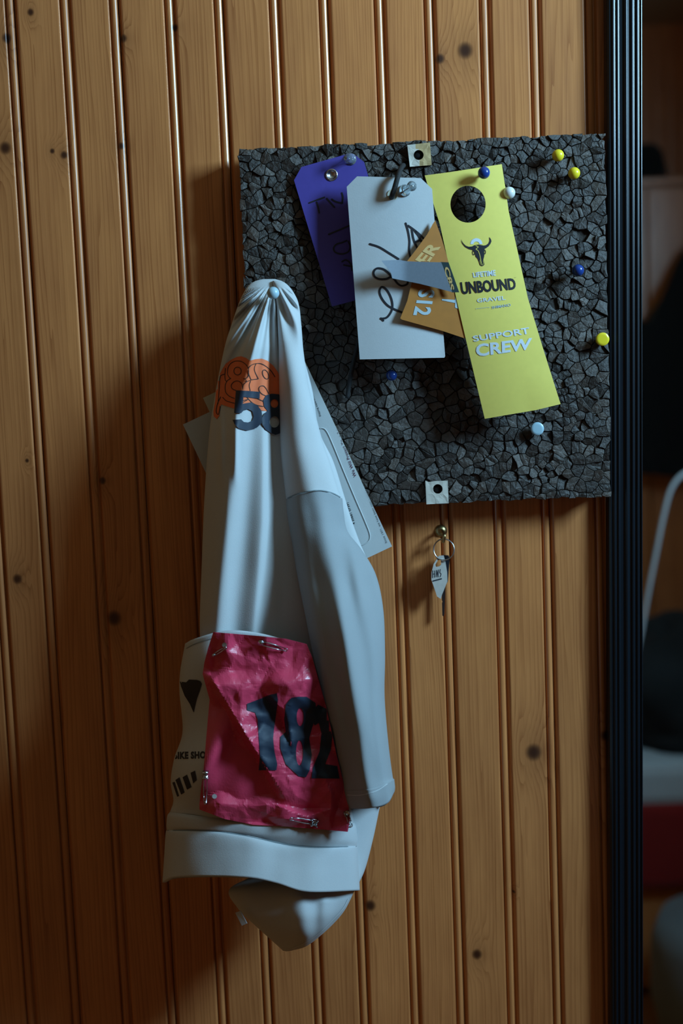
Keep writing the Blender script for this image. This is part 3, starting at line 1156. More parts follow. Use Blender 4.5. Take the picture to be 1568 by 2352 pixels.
crestA = interp_line([(660, 610), (720, 592), (800, 578), (900, 556), (1000, 542), (1100, 532), (1200, 520), (1300, 508), (1450, 492), (1900, 480)])
crestB = interp_line([(700, 616), (800, 612), (900, 604), (1000, 602), (1200, 600), (1450, 580), (1900, 570)])
grow = interp_line([(640, 0.0), (700, 0.35), (800, 0.75), (1000, 1.0), (1900, 1.0)])


def body_folds(x, y):
    g = grow(y)
    f = 0.017 * g * bump(x, crestA(y), 42, 34)
    f += 0.0075 * g * bump(x, crestB(y), 34, 15)
    # gathers fanning out below the pin
    if y < 1020:
        t = max(0.0, min(1.0, (y - 655) / 45.0)) * max(0.0, 1 - (y - 700) / 320.0)
        a = (x - 628) / max(12.0, (y - 640))
        f += t * 0.0045 * math.sin(a * 17.0 + 0.6) * min(1, (y - 640) / 90)
        f += t * 0.0020 * math.sin(a * 41.0)
    if 930 < y < 1120:
        t = math.sin((y - 930) / 190 * math.pi)
        f += t * (0.0035 * bump(x, 508, 7, 7) + 0.0035 * bump(x, 541, 8, 7))
    # hollow beside the shoulder fold
    f -= 0.002 * g * bump(x, 652, 28, 60)
    return f


bd = lambda y: float(np.interp(y, [640, 700, 800, 1000, 1200, 1450, 1880], [.038, .045, .052, .057, .060, .062, .062]))
bh = lambda y: float(np.interp(y, [640, 660, 700, 800, 1000, 1200, 1450, 1880], [.002, .005, .008, .010, .012, .015, .018, .020]))
rows = []
for y, xl, xr in ((641, 603, 632), (646, 585, 648), (656, 570, 662), (675, 558, 676), (700, 547, 686), (750, 530, 692), (800, 515, 696), (900, 495, 705), (1000, 480, 718), (1150, 469, 742), (1300, 463, 765), (1450, 459, 785), (1600, 470, 792), (1750, 470, 800), (1880, 475, 806)):
    rows.append((L2((xl, y), (xr, y)), bd(y), bh(y)))
body = drape('jersey_body', rows, M['white_fabric'], body_folds, nu=260, per=12, seed=1.0, closed_top=True)

# rear shoulder layer showing beside the sleeve
rows = []
for y, xl, xr in ((820, 660, 697), (900, 660, 718), (990, 665, 733), (1059, 670, 765), (1138, 690, 790), (1193, 705, 807), (1248, 720, 827), (1290, 740, 846), (1330, 760, 864)):
    rows.append((L2((xl, y), (xr, y)), .050, .010))
back = drape('jersey_back', rows, M['white_fabric'], None, nu=80, per=8, seed=4.0)

scr = interp_line([(640, 655), (800, 676), (1000, 690), (1130, 716), (1250, 742), (1400, 775), (1600, 822), (1700, 845), (1860, 866)])


def lobe_folds(x, y):
    g = min(1.0, max(0.0, (y - 665) / 120.0))
    f = 0.004 * g * bump(x, scr(y) - 8, 30, 30)
    if y < 900:
        t = max(0, min(1, (y - 660) / 40)) * max(0, 1 - (y - 660) / 240)
        f += t * 0.004 * math.sin((x - 628) / max(14.0, y - 640) * 15)
    return f


def sleeve_folds(x, y):
    f = (0.006 + 0.006 * max(0, min(1, (y - 1200) / 250))) * bump(x, scr(y), 45, 40)
    f += 0.0022 * math.sin((x - 0.16 * y) * 0.105 + 1.5 * noise.noise(Vector((x * .01, y * .004, 2)))) * max(0, min(1, (y - 1150) / 200))
    f += 0.004 * noise.noise(Vector((x * .022 - y * .004, y * .006, 9)))
    return f


rows = []
for y, xl, xr, dm, hd in ((645, 626, 645, .044, .003), (652, 627, 657, .045, .007), (670, 630, 672, .048, .010), (700, 634, 686, .052, .013), (750, 636, 692, .055, .016), (800, 638, 696, .057, .018), (850, 639, 703, .059, .019), (900, 640, 712, .060, .020),
                          (1000, 642, 737, .062, .021), (1060, 646, 757, .064, .022), (1120, 653, 775, .066, .022)):
    rows.append((L2((xl, y), (xr, y)), dm, hd * .8))
rows.append(([(656, 1147), (700, 1131), (740, 1127), (786, 1146)], .0655, .0185))
lobe = drape('shoulder_yoke', rows, M['white_fabric'], lobe_folds, nu=150, per=10, seed=2.0, closed_top=True)
rows = [([(656, 1146), (700, 1130), (740, 1126), (786, 1145)], .0655, .018)]
for y, xl, xr, dm, hd in ((1175, 657, 789, .062, .019), (1220, 664, 798, .063, .020), (1262, 672, 830, .065, .022), (1320, 682, 863, .070, .025), (1400, 698, 880, .077, .029), (1500, 718, 884, .083, .032), (1600, 742, 883, .088, .034), (1700, 765, 891, .091, .034), (1780, 783, 901, .092, .034)):
    rows.append((L2((xl, y), (xr, y)), dm + .004, hd))
rows.append(([(788, 1816), (830, 1816), (870, 1808), (905, 1790)], .097, .034))
sleeve = drape('sleeve', rows, M['grey_fabric'], sleeve_folds, nu=170, per=12, seed=5.0)
rows = [([(788, 1815), (830, 1815), (870, 1807), (905, 1789)], .097, .0345), ([(792, 1836), (832, 1836), (876, 1828), (907, 1808)], .097, .0345), ([(797, 1857), (845, 1857), (888, 1846), (906, 1818)], .096, .033)]
cuff = drape('sleeve_cuff', rows, M['grey_fabric'], sleeve_folds, nu=170, per=8, seed=5.0, thick=0.0022)
# seam between yoke and sleeve
seam = [(656, 1146), (678, 1136), (700, 1130), (720, 1127), (740, 1126.5), (765, 1133), (785, 1144)]
decal('sleeve_seam', strokes2d([seam], 2.2), [lobe, sleeve], M['seam'], jer, 0.0010)
st = catmull([(797, 1826), (830, 1826), (865, 1816), (890, 1800)], 10)
bm = bmesh.new()
for i in range(0, len(st) - 1, 1):
    a, b = Vector(st[i]), Vector(st[i + 1])
    add_bm(bm, strokes2d([[tuple(a), tuple(a.lerp(b, 0.6))]], 1.3, 1))
decal('cuff_stitching', bm, [sleeve, cuff], M['stitch'], jer, 0.0006)


# pocket layer with the race bib pinned on it
def pocket_folds(x, y):
    f = 0.004 * noise.noise(Vector((x * .012, y * .007, 5)))
    # slanting fold on the left flank
    ln = 455 + (1800 - y) * 0.42
    if 1600 < y < 1860: f += 0.010 * math.sin((y - 1600) / 260 * math.pi) * bump(x, ln, 34, 30)
    f -= 0.006 * bump(y, 1640, 70, 60) * bump(x, 440, 30, 40)
    return f


rows = [([(425, 1478), (450, 1466), (520, 1448), (600, 1455), (705, 1484)], .064, .032),
        ([(414, 1540), (520, 1525), (730, 1545)], .067, .038),
        ([(412, 1590), (540, 1588), (745, 1600)], .069, .041),
        ([(419, 1680), (560, 1680), (765, 1690)], .071, .044),
        ([(400, 1742), (560, 1745), (785, 1752)], .072, .046),
        ([(392, 1795), (560, 1800), (797, 1812)], .073, .047),
        ([(398, 1838), (560, 1846), (806, 1856)], .073, .046),
        ([(390, 1866), (560, 1885), (813, 1890)], .072, .044)]
pocket = drape('pocket_layer', rows, M['white_fabric'], pocket_folds, nu=220, per=12, seed=7.0, thick=0.0016)
rows = [([(390, 1865), (560, 1884), (813, 1889)], .072, .0445), ([(384, 1874), (560, 1893), (818, 1903)], .073, .0465), ([(382, 1895), (560, 1912), (821, 1930)], .073, .047), ([(383, 1907), (480, 1908), (560, 1918), (690, 1944), (820, 1944)], .073, .0445)]
band2 = drape('waist_band', rows, M['white_fabric'], None, nu=200, per=8, seed=8.0)


def hem_folds(x, y):
    t = (y - 1905) / 140
    return 0.010 * max(0, t) * math.sin((x - 380) / 440 * math.pi) + 0.003 * noise.noise(Vector((x * .01, y * .004, 21)))


rows = [([(383, 1906), (480, 1907), (560, 1917), (690, 1943), (820, 1943)], .073, .0445), ([(380, 1916), (480, 1917), (560, 1927), (690, 1953), (821, 1952)], .074, .048), ([(377, 1965), (480, 1960), (600, 1968), (700, 1995), (824, 1996)], .076, .048),
        ([(373, 2027), (400, 2016), (470, 2013), (540, 2014), (590, 2018), (640, 2030), (690, 2046), (740, 2049), (826, 2045)], .078, .048)]
hem = drape('hem_band', rows, M['white_fabric'], hem_folds, nu=220, per=12, seed=11.0, thick=0.0024)
decal('hem_seam', strokes2d([[(385, 1907), (480, 1908), (560, 1918), (690, 1944), (818, 1944)]], 2.0), [band2, hem], M['seam'], jer, 0.0008)
# stitched top edge of the pocket
top = [(428, 1479), (450, 1468), (485, 1457), (520, 1450), (560, 1451), (600, 1457), (650, 1469), (700, 1484)]
bm = bmesh.new()
pp = catmull(top, 12)
for i in range(len(pp) - 1):
    a, b = Vector(pp[i]), Vector(pp[i + 1])
    n_ = Vector((-(b - a).y, (b - a).x)).normalized()
    if n_.y < 0: n_ = -n_
    add_bm(bm, strokes2d([[tuple(a + n_ * 1.0), tuple((a + b) / 2 + n_ * 7.0)]], 1.1, 1))
decal('pocket_stitching', bm, [pocket], M['stitch'], jer, 0.0006)
add_l = strokes2d([[(x, y + 10) for x, y in top]], 1.4)
decal('pocket_seam', add_l, [pocket], M['seam'], jer, 0.0005)

# tail of the rear panel hanging below the hem
rows = [([(740, 1835), (800, 1840), (873, 1848)], .058, .012), ([(690, 1920), (780, 1922), (857, 1925)], .062, .016), ([(600, 2000), (720, 2000), (837, 2000)], .070, .020), ([(527, 2042), (680, 2042), (815, 2044)], .082, .024),
        ([(545, 2085), (680, 2086), (793, 2088)], .086, .026), ([(574, 2115), (680, 2116), (769, 2118)], .086, .026), ([(608, 2146), (670, 2148), (736, 2149)], .084, .022), ([(638, 2173), (665, 2174), (702, 2174)], .076, .013), ([(650, 2184), (658, 2185), (668, 2184)], .075, .004)]
tail = drape('rear_tail', rows, M['white_fabric'], lambda x, y: 0.010 * bump(x, 690 + (y - 2050) * .1, 40, 30) * max(0, min(1, (y - 2000) / 60)) + 0.006 * bump(x, 745, 18, 20) * max(0, min(1, (y - 2030) / 40)), nu=150, per=10, seed=13.0)
decal('tail_stitching', strokes2d([[(800, 2064), (788, 2086), (765, 2112), (732, 2144), (702, 2165), (672, 2178)]], 1.6), [tail], M['stitch'], jer, 0.0008)
q = [P(541, 2096, .106), P(553, 2092, .108), P(577, 2138, .114), P(566, 2144, .113)]
mid0, mid1 = q[0].lerp(q[3], 0.62), q[1].lerp(q[2], 0.62)
lab = mesh('care_label', [q[0], q[1], mid1, mid0], [(0, 1, 2, 3)], M['white_fabric'], jer)
solid(lab, 0.0008)
lab2 = mesh('label_tip', [mid0, mid1, q[2], q[3]], [(0, 1, 2, 3)], M['print_orange'], lab)
solid(lab2, 0.0009)

# prints on the cloth
ZP = zoomed(470, 800, 8.25)
bm = fill2d([ZP([(300, 460), (345, 370), (400, 290), (500, 215), (600, 165), (690, 150), (780, 180), (850, 235), (960, 205), (1080, 195), (1190, 235), (1300, 330), (1380, 440), (1450, 600), (1460, 1190), (1190, 1192), (900, 1160), (560, 1142), (420, 1100), (310, 1060), (298, 1110), (275, 1280), (230, 1340), (170, 1290), (162, 1200), (200, 980), (215, 780), (250, 540)])], 5)
orng = decal('orange_print', bm, [body], M['print_orange'], jer, 0.0006)
bm = strokes2d([ZP(l) for l in (
    [(430, 480), (440, 370), (490, 290), (570, 245), (680, 245), (770, 300), (825, 380), (832, 470), (820, 540), (770, 575), (735, 575)], [(735, 575), (770, 590), (800, 630)], [(800, 630), (735, 690), (720, 780)],
    ell(620, 430, 70, 74) + [(690, 430)], [(590, 800), (520, 765), (500, 700), (550, 635), (630, 620), (700, 670), (722, 780)],
    [(430, 490), (465, 555), (490, 570)], [(490, 570), (420, 620), (385, 720), (400, 840), (470, 910), (560, 950)], [(392, 380), (380, 520), (390, 600), (410, 625)], [(340, 930), (400, 990), (480, 1020), (560, 1040)],
    [(835, 370), (900, 310), (1030, 285), (1130, 320), (1250, 420), (1330, 540)], [(970, 300), (945, 360), (950, 440), (1018, 577)], [(1018, 577), (880, 600)], [(880, 600), (835, 480), (830, 380)],
    ell(1155, 495, 50, 92, 24, -0.4) + [ell(1155, 495, 50, 92, 24, -0.4)[0]], [(880, 600), (800, 630)], [(870, 620), (845, 700), (862, 800)],
    [(1215, 860), (1150, 745), (1100, 710), (1040, 730), (1030, 790), (1080, 860), (1165, 905)], [(800, 930), (900, 1030), (1000, 1080), (1110, 1100)], [(1000, 950), (1110, 1005)], [(720, 990), (830, 965)], [(725, 1025), (830, 965)],
    [(370, 490), (290, 540), (270, 800), (250, 1050)], [(300, 920), (240, 1050), (215, 1200), (260, 1250), (290, 1100)])], 1.6, 4)
decal('print_outline', bm, [body], M['print_black'], jer, 0.0010)
bm = fill2d([ZP([(590, 795), (820, 806), (1045, 825), (1040, 955), (735, 920), (720, 1050), (870, 1025), (1000, 1080), (1075, 1180), (1092, 1300), (1080, 1420), (980, 1510), (800, 1560), (640, 1520), (560, 1430), (525, 1355), (690, 1345), (740, 1395), (820, 1405), (900, 1370), (930, 1290), (900, 1190), (820, 1155), (740, 1175), (690, 1230), (555, 1225)])], 5)
add_bm(bm, fill2d([ZP([(1110, 980), (1160, 890), (1260, 860), (1400, 870), (1500, 960), (1520, 1100), (1440, 1210), (1530, 1330), (1540, 1480), (1460, 1600), (1340, 1640), (1250, 1605), (1150, 1540), (1090, 1440), (1085, 1320), (1130, 1230), (1190, 1190), (1125, 1100)]),
                   ZP(ell(1320, 1395, 92, 108)), ZP(ell(1320, 1045, 72, 82))], 5))
decal('number_print', bm, [body], M['print_navy'], jer, 0.0013)
ZB = zoomed(370, 1420, 4.9)
decal('skull_print', fill2d([ZB([(210, 712), (280, 722), (312, 690), (400, 695), (440, 708), (457, 740), (432, 820), (402, 900), (378, 1000), (365, 1062), (322, 965), (262, 870), (222, 765)])], 6), [pocket], M['print_black'], jer, 0.0006)
decal('shop_lettering', text2d('BIKE SHO', [(398, 1727), (472, 1725), (472, 1742), (398, 1744)], 0.05, 6, spacing=1.1), [pocket], M['print_black'], jer, 0.0006)
bm = bmesh.new()
for lp in ([(125, 1850), (150, 1840), (200, 2000), (180, 2010)], [(160, 1820), (205, 1790), (262, 1960), (225, 1985)], [(240, 1790), (290, 1760), (340, 1900), (290, 1930)], [(330, 1740), (380, 1715), (400, 1820), (360, 1860)]):
    add_bm(bm, fill2d([ZB(lp)], 6))
decal('shop_lettering', bm, [pocket], M['print_black'], jer, 0.0006)

ball_pin(627, 673, 'pale blue ball push pin holding the jersey on the cork board', M['pin_grey'], out=0.0075, base=0.061, r=0.0051)

# ------------------------------------------------------------------ race bib
ZQ = zoomed(360, 1400, 2.703)
bib = empty('race_bib', P(600, 1700, .1), 'crumpled pink paper race bib with black number pinned to the jersey', 'race bib')
rb = random.Random(5)


def facets(step, seed):
    """random heights on scattered points, joined by flat triangles: sharp paper creases"""
    from mathutils.geometry import delaunay_2d_cdt
    r_ = random.Random(seed)
    pts, hs = [], []
    y = 1400.0
    while y < 1960:
        x = 430.0
        while x < 860:
            pts.append(Vector((x + r_.uniform(-.42, .42) * step, y + r_.uniform(-.42, .42) * step)))
            hs.append(r_.uniform(-1, 1))
            x += step
        y += step
    vo, eo, fo, ov, oe, of = delaunay_2d_cdt(pts, [], [], 0, 1e-4)
    v3 = [Vector((v.x, v.y, hs[ov[i][0]] if ov[i] else 0.0)) for i, v in enumerate(vo)]
    return BVHTree.FromPolygons(v3, [tuple(f) for f in fo])


FC = [(facets(62, 4), 0.0062), (facets(30, 9), 0.0024), (facets(14, 2), 0.0006)]


def crumple(x, y):
    h = 0.0
    for t, am in FC:
        q = t.ray_cast(Vector((x + 9 * noise.noise(Vector((x * .02, y * .02, 1))), y, 50)), Vector((0, 0, -1)))[0]
        if q is not None: h += q.z * am
    return h


PB = BV[pocket.name]


def under(bvhs, px, py):
    d = ray(px, py).normalized()
    best = None
    for b in bvhs:
        loc, n_, i_, ds = b.ray_cast(CAM, d)
        if loc is not None: best = -loc.y if best is None else max(best, -loc.y)
    return best


BSET = [PB, BV[band2.name], BV[hem.name]]


def d_bib(px, py):
    # main crease runs down to the right; the flap below it falls back to the left
    t = (py - 1545) / (1745 - 1545)
    cx_ = 478 + (600 - 478) * max(0.0, t)
    d = 0.118 + 0.004 * (py - 1450) / 450.0
    if py > 1545 and py < 1900:
        s = (cx_ - px)
        fade = min(1.0, (py - 1545) / 30.0) * (1.0 if py < 1750 else max(0.0, 1 - (py - 1750) / 100))
        if s > 0:
            d += fade * (0.007 - min(0.009, s * 0.0006) - min(0.012, s * 0.00022))
        else:
            d += fade * 0.007 * math.exp(s / 45.0)
    d -= 0.00008 * max(0, px - 650) * 0.6
    d += 0.006 * bump(py, 1570, 22, 40) * bump(px, 600, 90, 120)
    if py > 1780: d += 0.007 * bump(px, 650, 60, 50) * math.sin(min(1, (py - 1780) / 120) * math.pi)
    edge = min(1.0, max(0.0, (px - 455) / 60.0))
    d -= 0.014 * (1 - edge) ** 2
    d += crumple(px, py)
    u = under(BSET, px, py)
    if u is not None: d = max(d, u + 0.0012)
    return d


bcard = paper('bib_sheet', [ZQ([(350, 140), (470, 150), (640, 165), (800, 182), (930, 215), (965, 300), (1050, 600), (1115, 900), (1185, 1180), (1200, 1300), (1185, 1380), (980, 1362), (800, 1347), (600, 1337), (420, 1300), (265, 1242), (264, 1210), (275, 1110), (290, 1000), (308, 780), (322, 620), (328, 560), (292, 430), (284, 400), (295, 330), (318, 240)])],
              d_bib, M['pink'], bib, 4.0, 0.0004, smooth=False)
bm = fill2d([ZQ([(560, 585), (640, 555), (700, 530), (745, 520), (752, 560), (740, 650), (728, 740), (722, 800), (730, 880), (748, 960), (742, 998), (632, 998), (640, 900), (632, 780), (625, 680), (610, 640), (560, 625)])], 5)
add_bm(bm, fill2d([ZQ([(835, 548), (880, 541), (930, 542), (985, 580), (992, 650), (962, 740), (946, 800), (962, 900), (948, 1000), (925, 1042), (880, 1035), (800, 960), (766, 860), (766, 790), (800, 760), (790, 680), (800, 590)]), ZQ(ell(890, 668, 22, 56)), ZQ(ell(886, 890, 22, 78))], 5))
add_bm(bm, fill2d([ZQ([(1000, 590), (1050, 615), (1080, 700), (1088, 790), (1080, 870), (1045, 960), (1120, 972), (1135, 1050), (960, 1048), (968, 985), (1010, 880), (1022, 770), (1005, 705), (980, 720), (965, 690), (975, 620)])], 5))
decal('bib_number', bm, [bcard], M['print_navy'], bib, 0.0006)
bm = bmesh.new()
for q in ((420, 220), (358, 1160)): add_bm(bm, fill2d([ZQ(ell(q[0], q[1], 15, 15, 14))]))
decal('pin_hole', bm, [bcard], M['white_fabric'], bib, 0.0006)


def safety_pin(a, b, label, wide=7.0, lift=0.0022):
    """closed safety pin lying on the bib from cap a to coil b (pixels)"""
    bv = [BV[bcard.name], BV[hem.name], BV[band2.name], BV[pocket.name]]
    a, b = Vector(a), Vector(b)
    t = (b - a).normalized()
    n_ = Vector((-t.y, t.x)) * wide / 2
    def at(p, l=lift):
        q = shot(bv, p.x, p.y, l)
        return q if q is not None else P(p.x, p.y, 0.11)
    e = empty('safety_pin', at(a.lerp(b, .5), 0.0), label, 'safety pin')
    L_ = (b - a).length
    k = [at(a + n_ * .9), at(a.lerp(b, .3) + n_), at(a.lerp(b, .65) + n_), at(b + n_ * .6)]
    ctr, r = at(b), 0.0011
    vx = (k[3] - ctr).normalized() if (k[3] - ctr).length > 1e-6 else Vector((1, 0, 0))
    arc = []
    d_ = (at(b) - at(a)).normalized()
    for i in range(13):
        an = math.pi / 2 - math.pi * 3 * i / 12
        u = (at(b + n_) - at(b - n_)).normalized()
        arc.append(ctr + d_ * math.cos(an) * r * 1.1 + u * math.sin(an) * r * 1.1 + Vector((0, -0.0003 * i / 12, 0)))
    k2 = [at(b - n_ * .6), at(a.lerp(b, .6) - n_, 0.0006), at(a.lerp(b, .35) - n_, 0.0016), at(a - n_ * .8)]
    tube('wire', k + arc + k2, 0.00042, M['steel'], e, 6)
    c0, c1 = at(a - t * 3, lift), at(a + t * L_ * .16, lift)
    u = (at(a + n_) - at(a - n_)).normalized()
    dd = (c1 - c0).normalized()
    nn = dd.cross(u).normalized()
    hw = (at(a + n_) - at(a - n_)).length * .62
    bm = bmesh.new()
    mtx = Matrix((dd, u, nn)).transposed().to_4x4()
    mtx.translation = (c0 + c1) / 2
    bm_box(bm, (-(c1 - c0).length / 2, -hw, -0.0011), ((c1 - c0).length / 2, hw, 0.0011), mtx)
    bmesh.ops.bevel(bm, geom=list(bm.edges), offset=0.0007, segments=2, affect='EDGES')
    from_bm('cap', bm, M['steel'], e, True)
    return e


safety_pin(ZQ([(350, 285)])[0], ZQ([(425, 238)])[0], 'safety pin through the upper left corner of the pink bib', 5)
safety_pin(ZQ([(635, 205)])[0], ZQ([(800, 250)])[0], 'open-sided safety pin along the top edge of the pink bib', 9)
safety_pin(ZQ([(302, 1015)])[0], ZQ([(300, 1200)])[0], 'safety pin hanging upright on the lower left edge of the bib', 8)
safety_pin(ZQ([(985, 1325)])[0], ZQ([(835, 1300)])[0], 'safety pin lying along the bottom edge of the pink bib', 9)
safety_pin(ZQ([(1178, 1265)])[0], ZQ([(1208, 1345)])[0], 'safety pin at the lower right corner of the bib near the sleeve', 7)

# ------------------------------------------------------------------ hook and key
ZK = zoomed(900, 1060, 5.227)
hk = empty('cup_hook', P(1012, 1222, 0.0), 'small old brass cup hook screwed into the pine wall', 'hook')
c = P(1012, 1221, 0.004)
lathe('hook_plate', [(0.0, 0.0), (0.0058, 0.0), (0.0058, 0.0010), (0.0040, 0.0028), (0.0018, 0.0036), (0.0, 0.0037)], Vector((c.x, 0.001, c.z)), (0, -1, 0), M['brass'], hk)
pth = [Vector((c.x, -0.001, c.z)), Vector((c.x + .0008, -0.008, c.z + .001)), Vector((c.x + .0022, -0.013, c.z - .001)), P(1020, 1232, .016), P(1018, 1243, .014), P(1017, 1243, .009), P(1017, 1236, .007)]
tube('hook_wire', [Vector(q) for q in catmull([tuple(v) for v in pth], 6)], 0.0016, M['brass'], hk, 10)
ky = empty('key', P(1019, 1380, .012), 'small key with a plastic name tag hanging on a split ring', 'key')
rc = P(1019, 1262, .013)
for k in (0, 1):
    rp = [rc + Vector((0.0090 * math.cos(a), -0.0006 * k + 0.002 * math.sin(a), 0.0090 * math.sin(a))) for a in [2 * math.pi * i / 36 for i in range(36)]]
    tube('split_ring', rp, 0.00055, M['steel'], ky, 6, True)
td = lambda x, y: 0.017 - (x - 990) * 0.00014
tagc = paper('name_tag', [ZK([(560, 1135), (620, 1130), (640, 1200), (662, 1330), (665, 1440), (640, 1500), (600, 1600), (585, 1650), (540, 1620), (500, 1500), (472, 1420), (475, 1330), (500, 1230)]), ZK([(520, 1240), (550, 1185), (585, 1180), (590, 1240), (560, 1262), (530, 1268)])], td, M['tag_plastic'], ky, None, 0.0022)
bm = strokes2d([ZK(l) for l in ([(490, 1310), (488, 1395)], [(515, 1310), (512, 1390)], [(490, 1352), (514, 1348)], [(537, 1305), (532, 1385)], [(537, 1305), (555, 1385)], [(558, 1300), (553, 1385)], [(580, 1295), (575, 1335), (590, 1350), (578, 1385)])], 1.6, 2)
add_bm(bm, strokes2d([ZK([(492, 1435), (592, 1408)])], 3.0, 2))
decal('tag_writing', bm, [tagc], M['ink'], ky)
paper('key_head', [ZK([(605, 1125), (680, 1130), (690, 1160), (685, 1260), (672, 1440), (645, 1480), (610, 1460), (600, 1300)])], lambda x, y: 0.010, M['key_black'], ky, None, 0.0035)
paper('key_blade', [ZK([(600, 1440), (640, 1440), (640, 1560), (634, 1700), (630, 1830), (618, 1862), (604, 1850), (600, 1700), (606, 1690), (598, 1660)])], lambda x, y: 0.009, M['key_steel'], ky, None, 0.0022)

# ------------------------------------------------------------------ mirror on the wall
MD = 0.016
ma, mb = P(1394, 0, MD), P(1403, 2352, MD)
dirz = (ma - mb).normalized()
zlo, zhi = 0.32, 2.02
base = mb + dirz * ((zlo - mb.z) / dirz.z)
mang = math.atan2(dirz.x, dirz.z)
mir = empty('wall_mirror', (base.x, 0, zlo), 'tall mirror in a ribbed black frame hung on the pine wall', 'mirror')
MW, MH, FW = 0.36, (zhi - zlo) / math.cos(mang), 0.0295


def frame_profile():
    pr = [(0.0, 0.0), (0.0, 0.0105), (0.0006, 0.0128), (0.0020, 0.0140)]
    for c_, r_ in ((0.0052, 0.0011), (0.0088, 0.0009), (0.0158, 0.0016), (0.0210, 0.0012), (0.0252, 0.0011)):
        pr.append((c_ - r_ * 1.5, 0.0140))
        for k in range(7):
            a = math.pi * (1 - k / 6)
            pr.append((c_ + r_ * math.cos(a), 0.0142 + r_ * 1.1 * math.sin(a)))
        pr.append((c_ + r_ * 1.5, 0.0140))
    pr += [(0.0280, 0.0140), (0.0284, 0.0152), (0.0290, 0.0150), (0.0295, 0.0130), (0.0295, 0.0065)]
    return pr


def stile(name, a, b, inward):
    """rail from a to b (x, z in the mirror plane) with mitred ends, profile running inward"""
    a, b, inw = Vector(a), Vector(b), Vector(inward)
    t = (b - a).normalized()
    pr = frame_profile()
    vs = []
    for end, sg in ((a, 1), (b, -1)):
        for x, y in pr:
            q = end + inw * x + t * sg * x
            vs.append((q.x, -y, q.y))
    n = len(pr)
    fs = [(i, i + 1, n + i + 1, n + i) for i in range(n - 1)]
    fs += [tuple(range(n)), tuple(range(2 * n - 1, n - 1, -1))]
    me = bpy.data.meshes.new(name)
    me.from_pydata(vs, [], fs)
    me.update()
    me.materials.append(M['frame'])
    o = bpy.data.objects.new(name, me)
    COL.objects.link(o)
    o.parent = mir
    bm = bmesh.new()
    bm.from_mesh(me)
    bmesh.ops.recalc_face_normals(bm, faces=bm.faces)
    bm.to_mesh(me)
    bm.free()
    return o


stile('frame_stile', (0, 0), (0, MH), (1, 0))
stile('frame_stile', (MW, 0), (MW, MH), (-1, 0))
stile('frame_rail', (0, 0), (MW, 0), (0, 1))
stile('frame_rail', (0, MH), (MW, MH), (0, -1))
me = bpy.data.meshes.new('mirror_glass')
bm = bmesh.new()
bm_box(bm, (0.02, -0.0085, 0.02), (MW - 0.02, -0.0045, MH - 0.02))
bm.to_mesh(me)
bm.free()
me.materials.append(M['mirror'])
o = bpy.data.objects.new('mirror_glass', me)
COL.objects.link(o)
o.parent = mir
mir.rotation_euler = (0, mang, 0)
GY = -0.0085                                     # the reflecting face


def V(px, py, y):
    """real place of a thing seen at this pixel in the mirror, y metres behind the glass plane"""
    r = ray(px, py)
    t = (GY + y - CAM.y) / r.y
    q = CAM + r * t
    return Vector((q.x, 2 * GY - q.y, q.z))


# ------------------------------------------------------------------ the room seen in the mirror
M['red'] = fabric('red_blanket', (0.20, 0.012, 0.010))
M['sheet'] = fabric('white_sheet', (0.42, 0.46, 0.48))
M['black_cloth'] = fabric('black_cloth', (0.010, 0.012, 0.013))
M['fleece'] = plain('black_fleece', (0.006, 0.008, 0.009), 0.95, bump=1.0, bscale=120)
M['cab'] = pine('cabinet_wood', 61.0, tone=0.9)
M['grey_pouf'] = fabric('grey_pouf_cloth', (0.16, 0.18, 0.19))
M['cable'] = plain('white_cable', (0.55, 0.60, 0.63), 0.4)

by = 1.70
e0 = V(1470, 1850, by)
bedz = V(1500, 1850, by).z
bed = empty('bed', (0.75, e0.y - 0.3, 0.0), 'low bed with white sheet and red blanket, seen in the mirror', 'bed')
bxl, bxr = e0.x - 0.35, XR - 0.06
byf, byb = e0.y, e0.y - 0.92
bb = V(1500, 2045, by).z
box('bed_base', (bxl + .02, byb + .01, max(0.0, 0.02)), (bxr - .01, byf - .03, bb + 0.02), M['cab'], bed, 0.004)
box('red_blanket', (bxl, byb, bb), (bxr, byf, bedz), M['red'], bed, 0.02)
box('white_sheet', (bxl + .005, byb + .005, bedz - .01), (bxr - .005, byf - .01, V(1500, 1745, by + .05).z), M['sheet'], bed, 0.025)


def blob(name, c, r, mat, seed, amp=0.25, parent=None, subdiv=4, fq=9.0, flat=None):
    bm = bmesh.new()
    bmesh.ops.create_icosphere(bm, subdivisions=subdiv, radius=1.0)
    for v in bm.verts:
        n_ = v.co.normalized()
        k = 1 + amp * noise.noise(n_ * 1.6 + Vector((seed, 0, 0))) + amp * .3 * noise.noise(n_ * fq * .6 + Vector((seed, 4, 0)))
        z_ = n_.z * r[2] * k
        if flat is not None: z_ = max(z_, flat)
        v.co = Vector(c) + Vector((n_.x * r[0] * k, n_.y * r[1] * k, z_))
    return from_bm(name, bm, mat, parent, True)


topz = V(1500, 1745, by + .05).z
pc = V(1560, 1640, by + .22)
o = blob('fleece_jacket', (pc.x + .02, pc.y, topz + .10), (0.20, 0.17, 0.20), M['fleece'], 3.0, 0.3, flat=-0.10)
tag(o, 'heap of black fleece clothing on the bed, seen in the mirror', 'clothing')
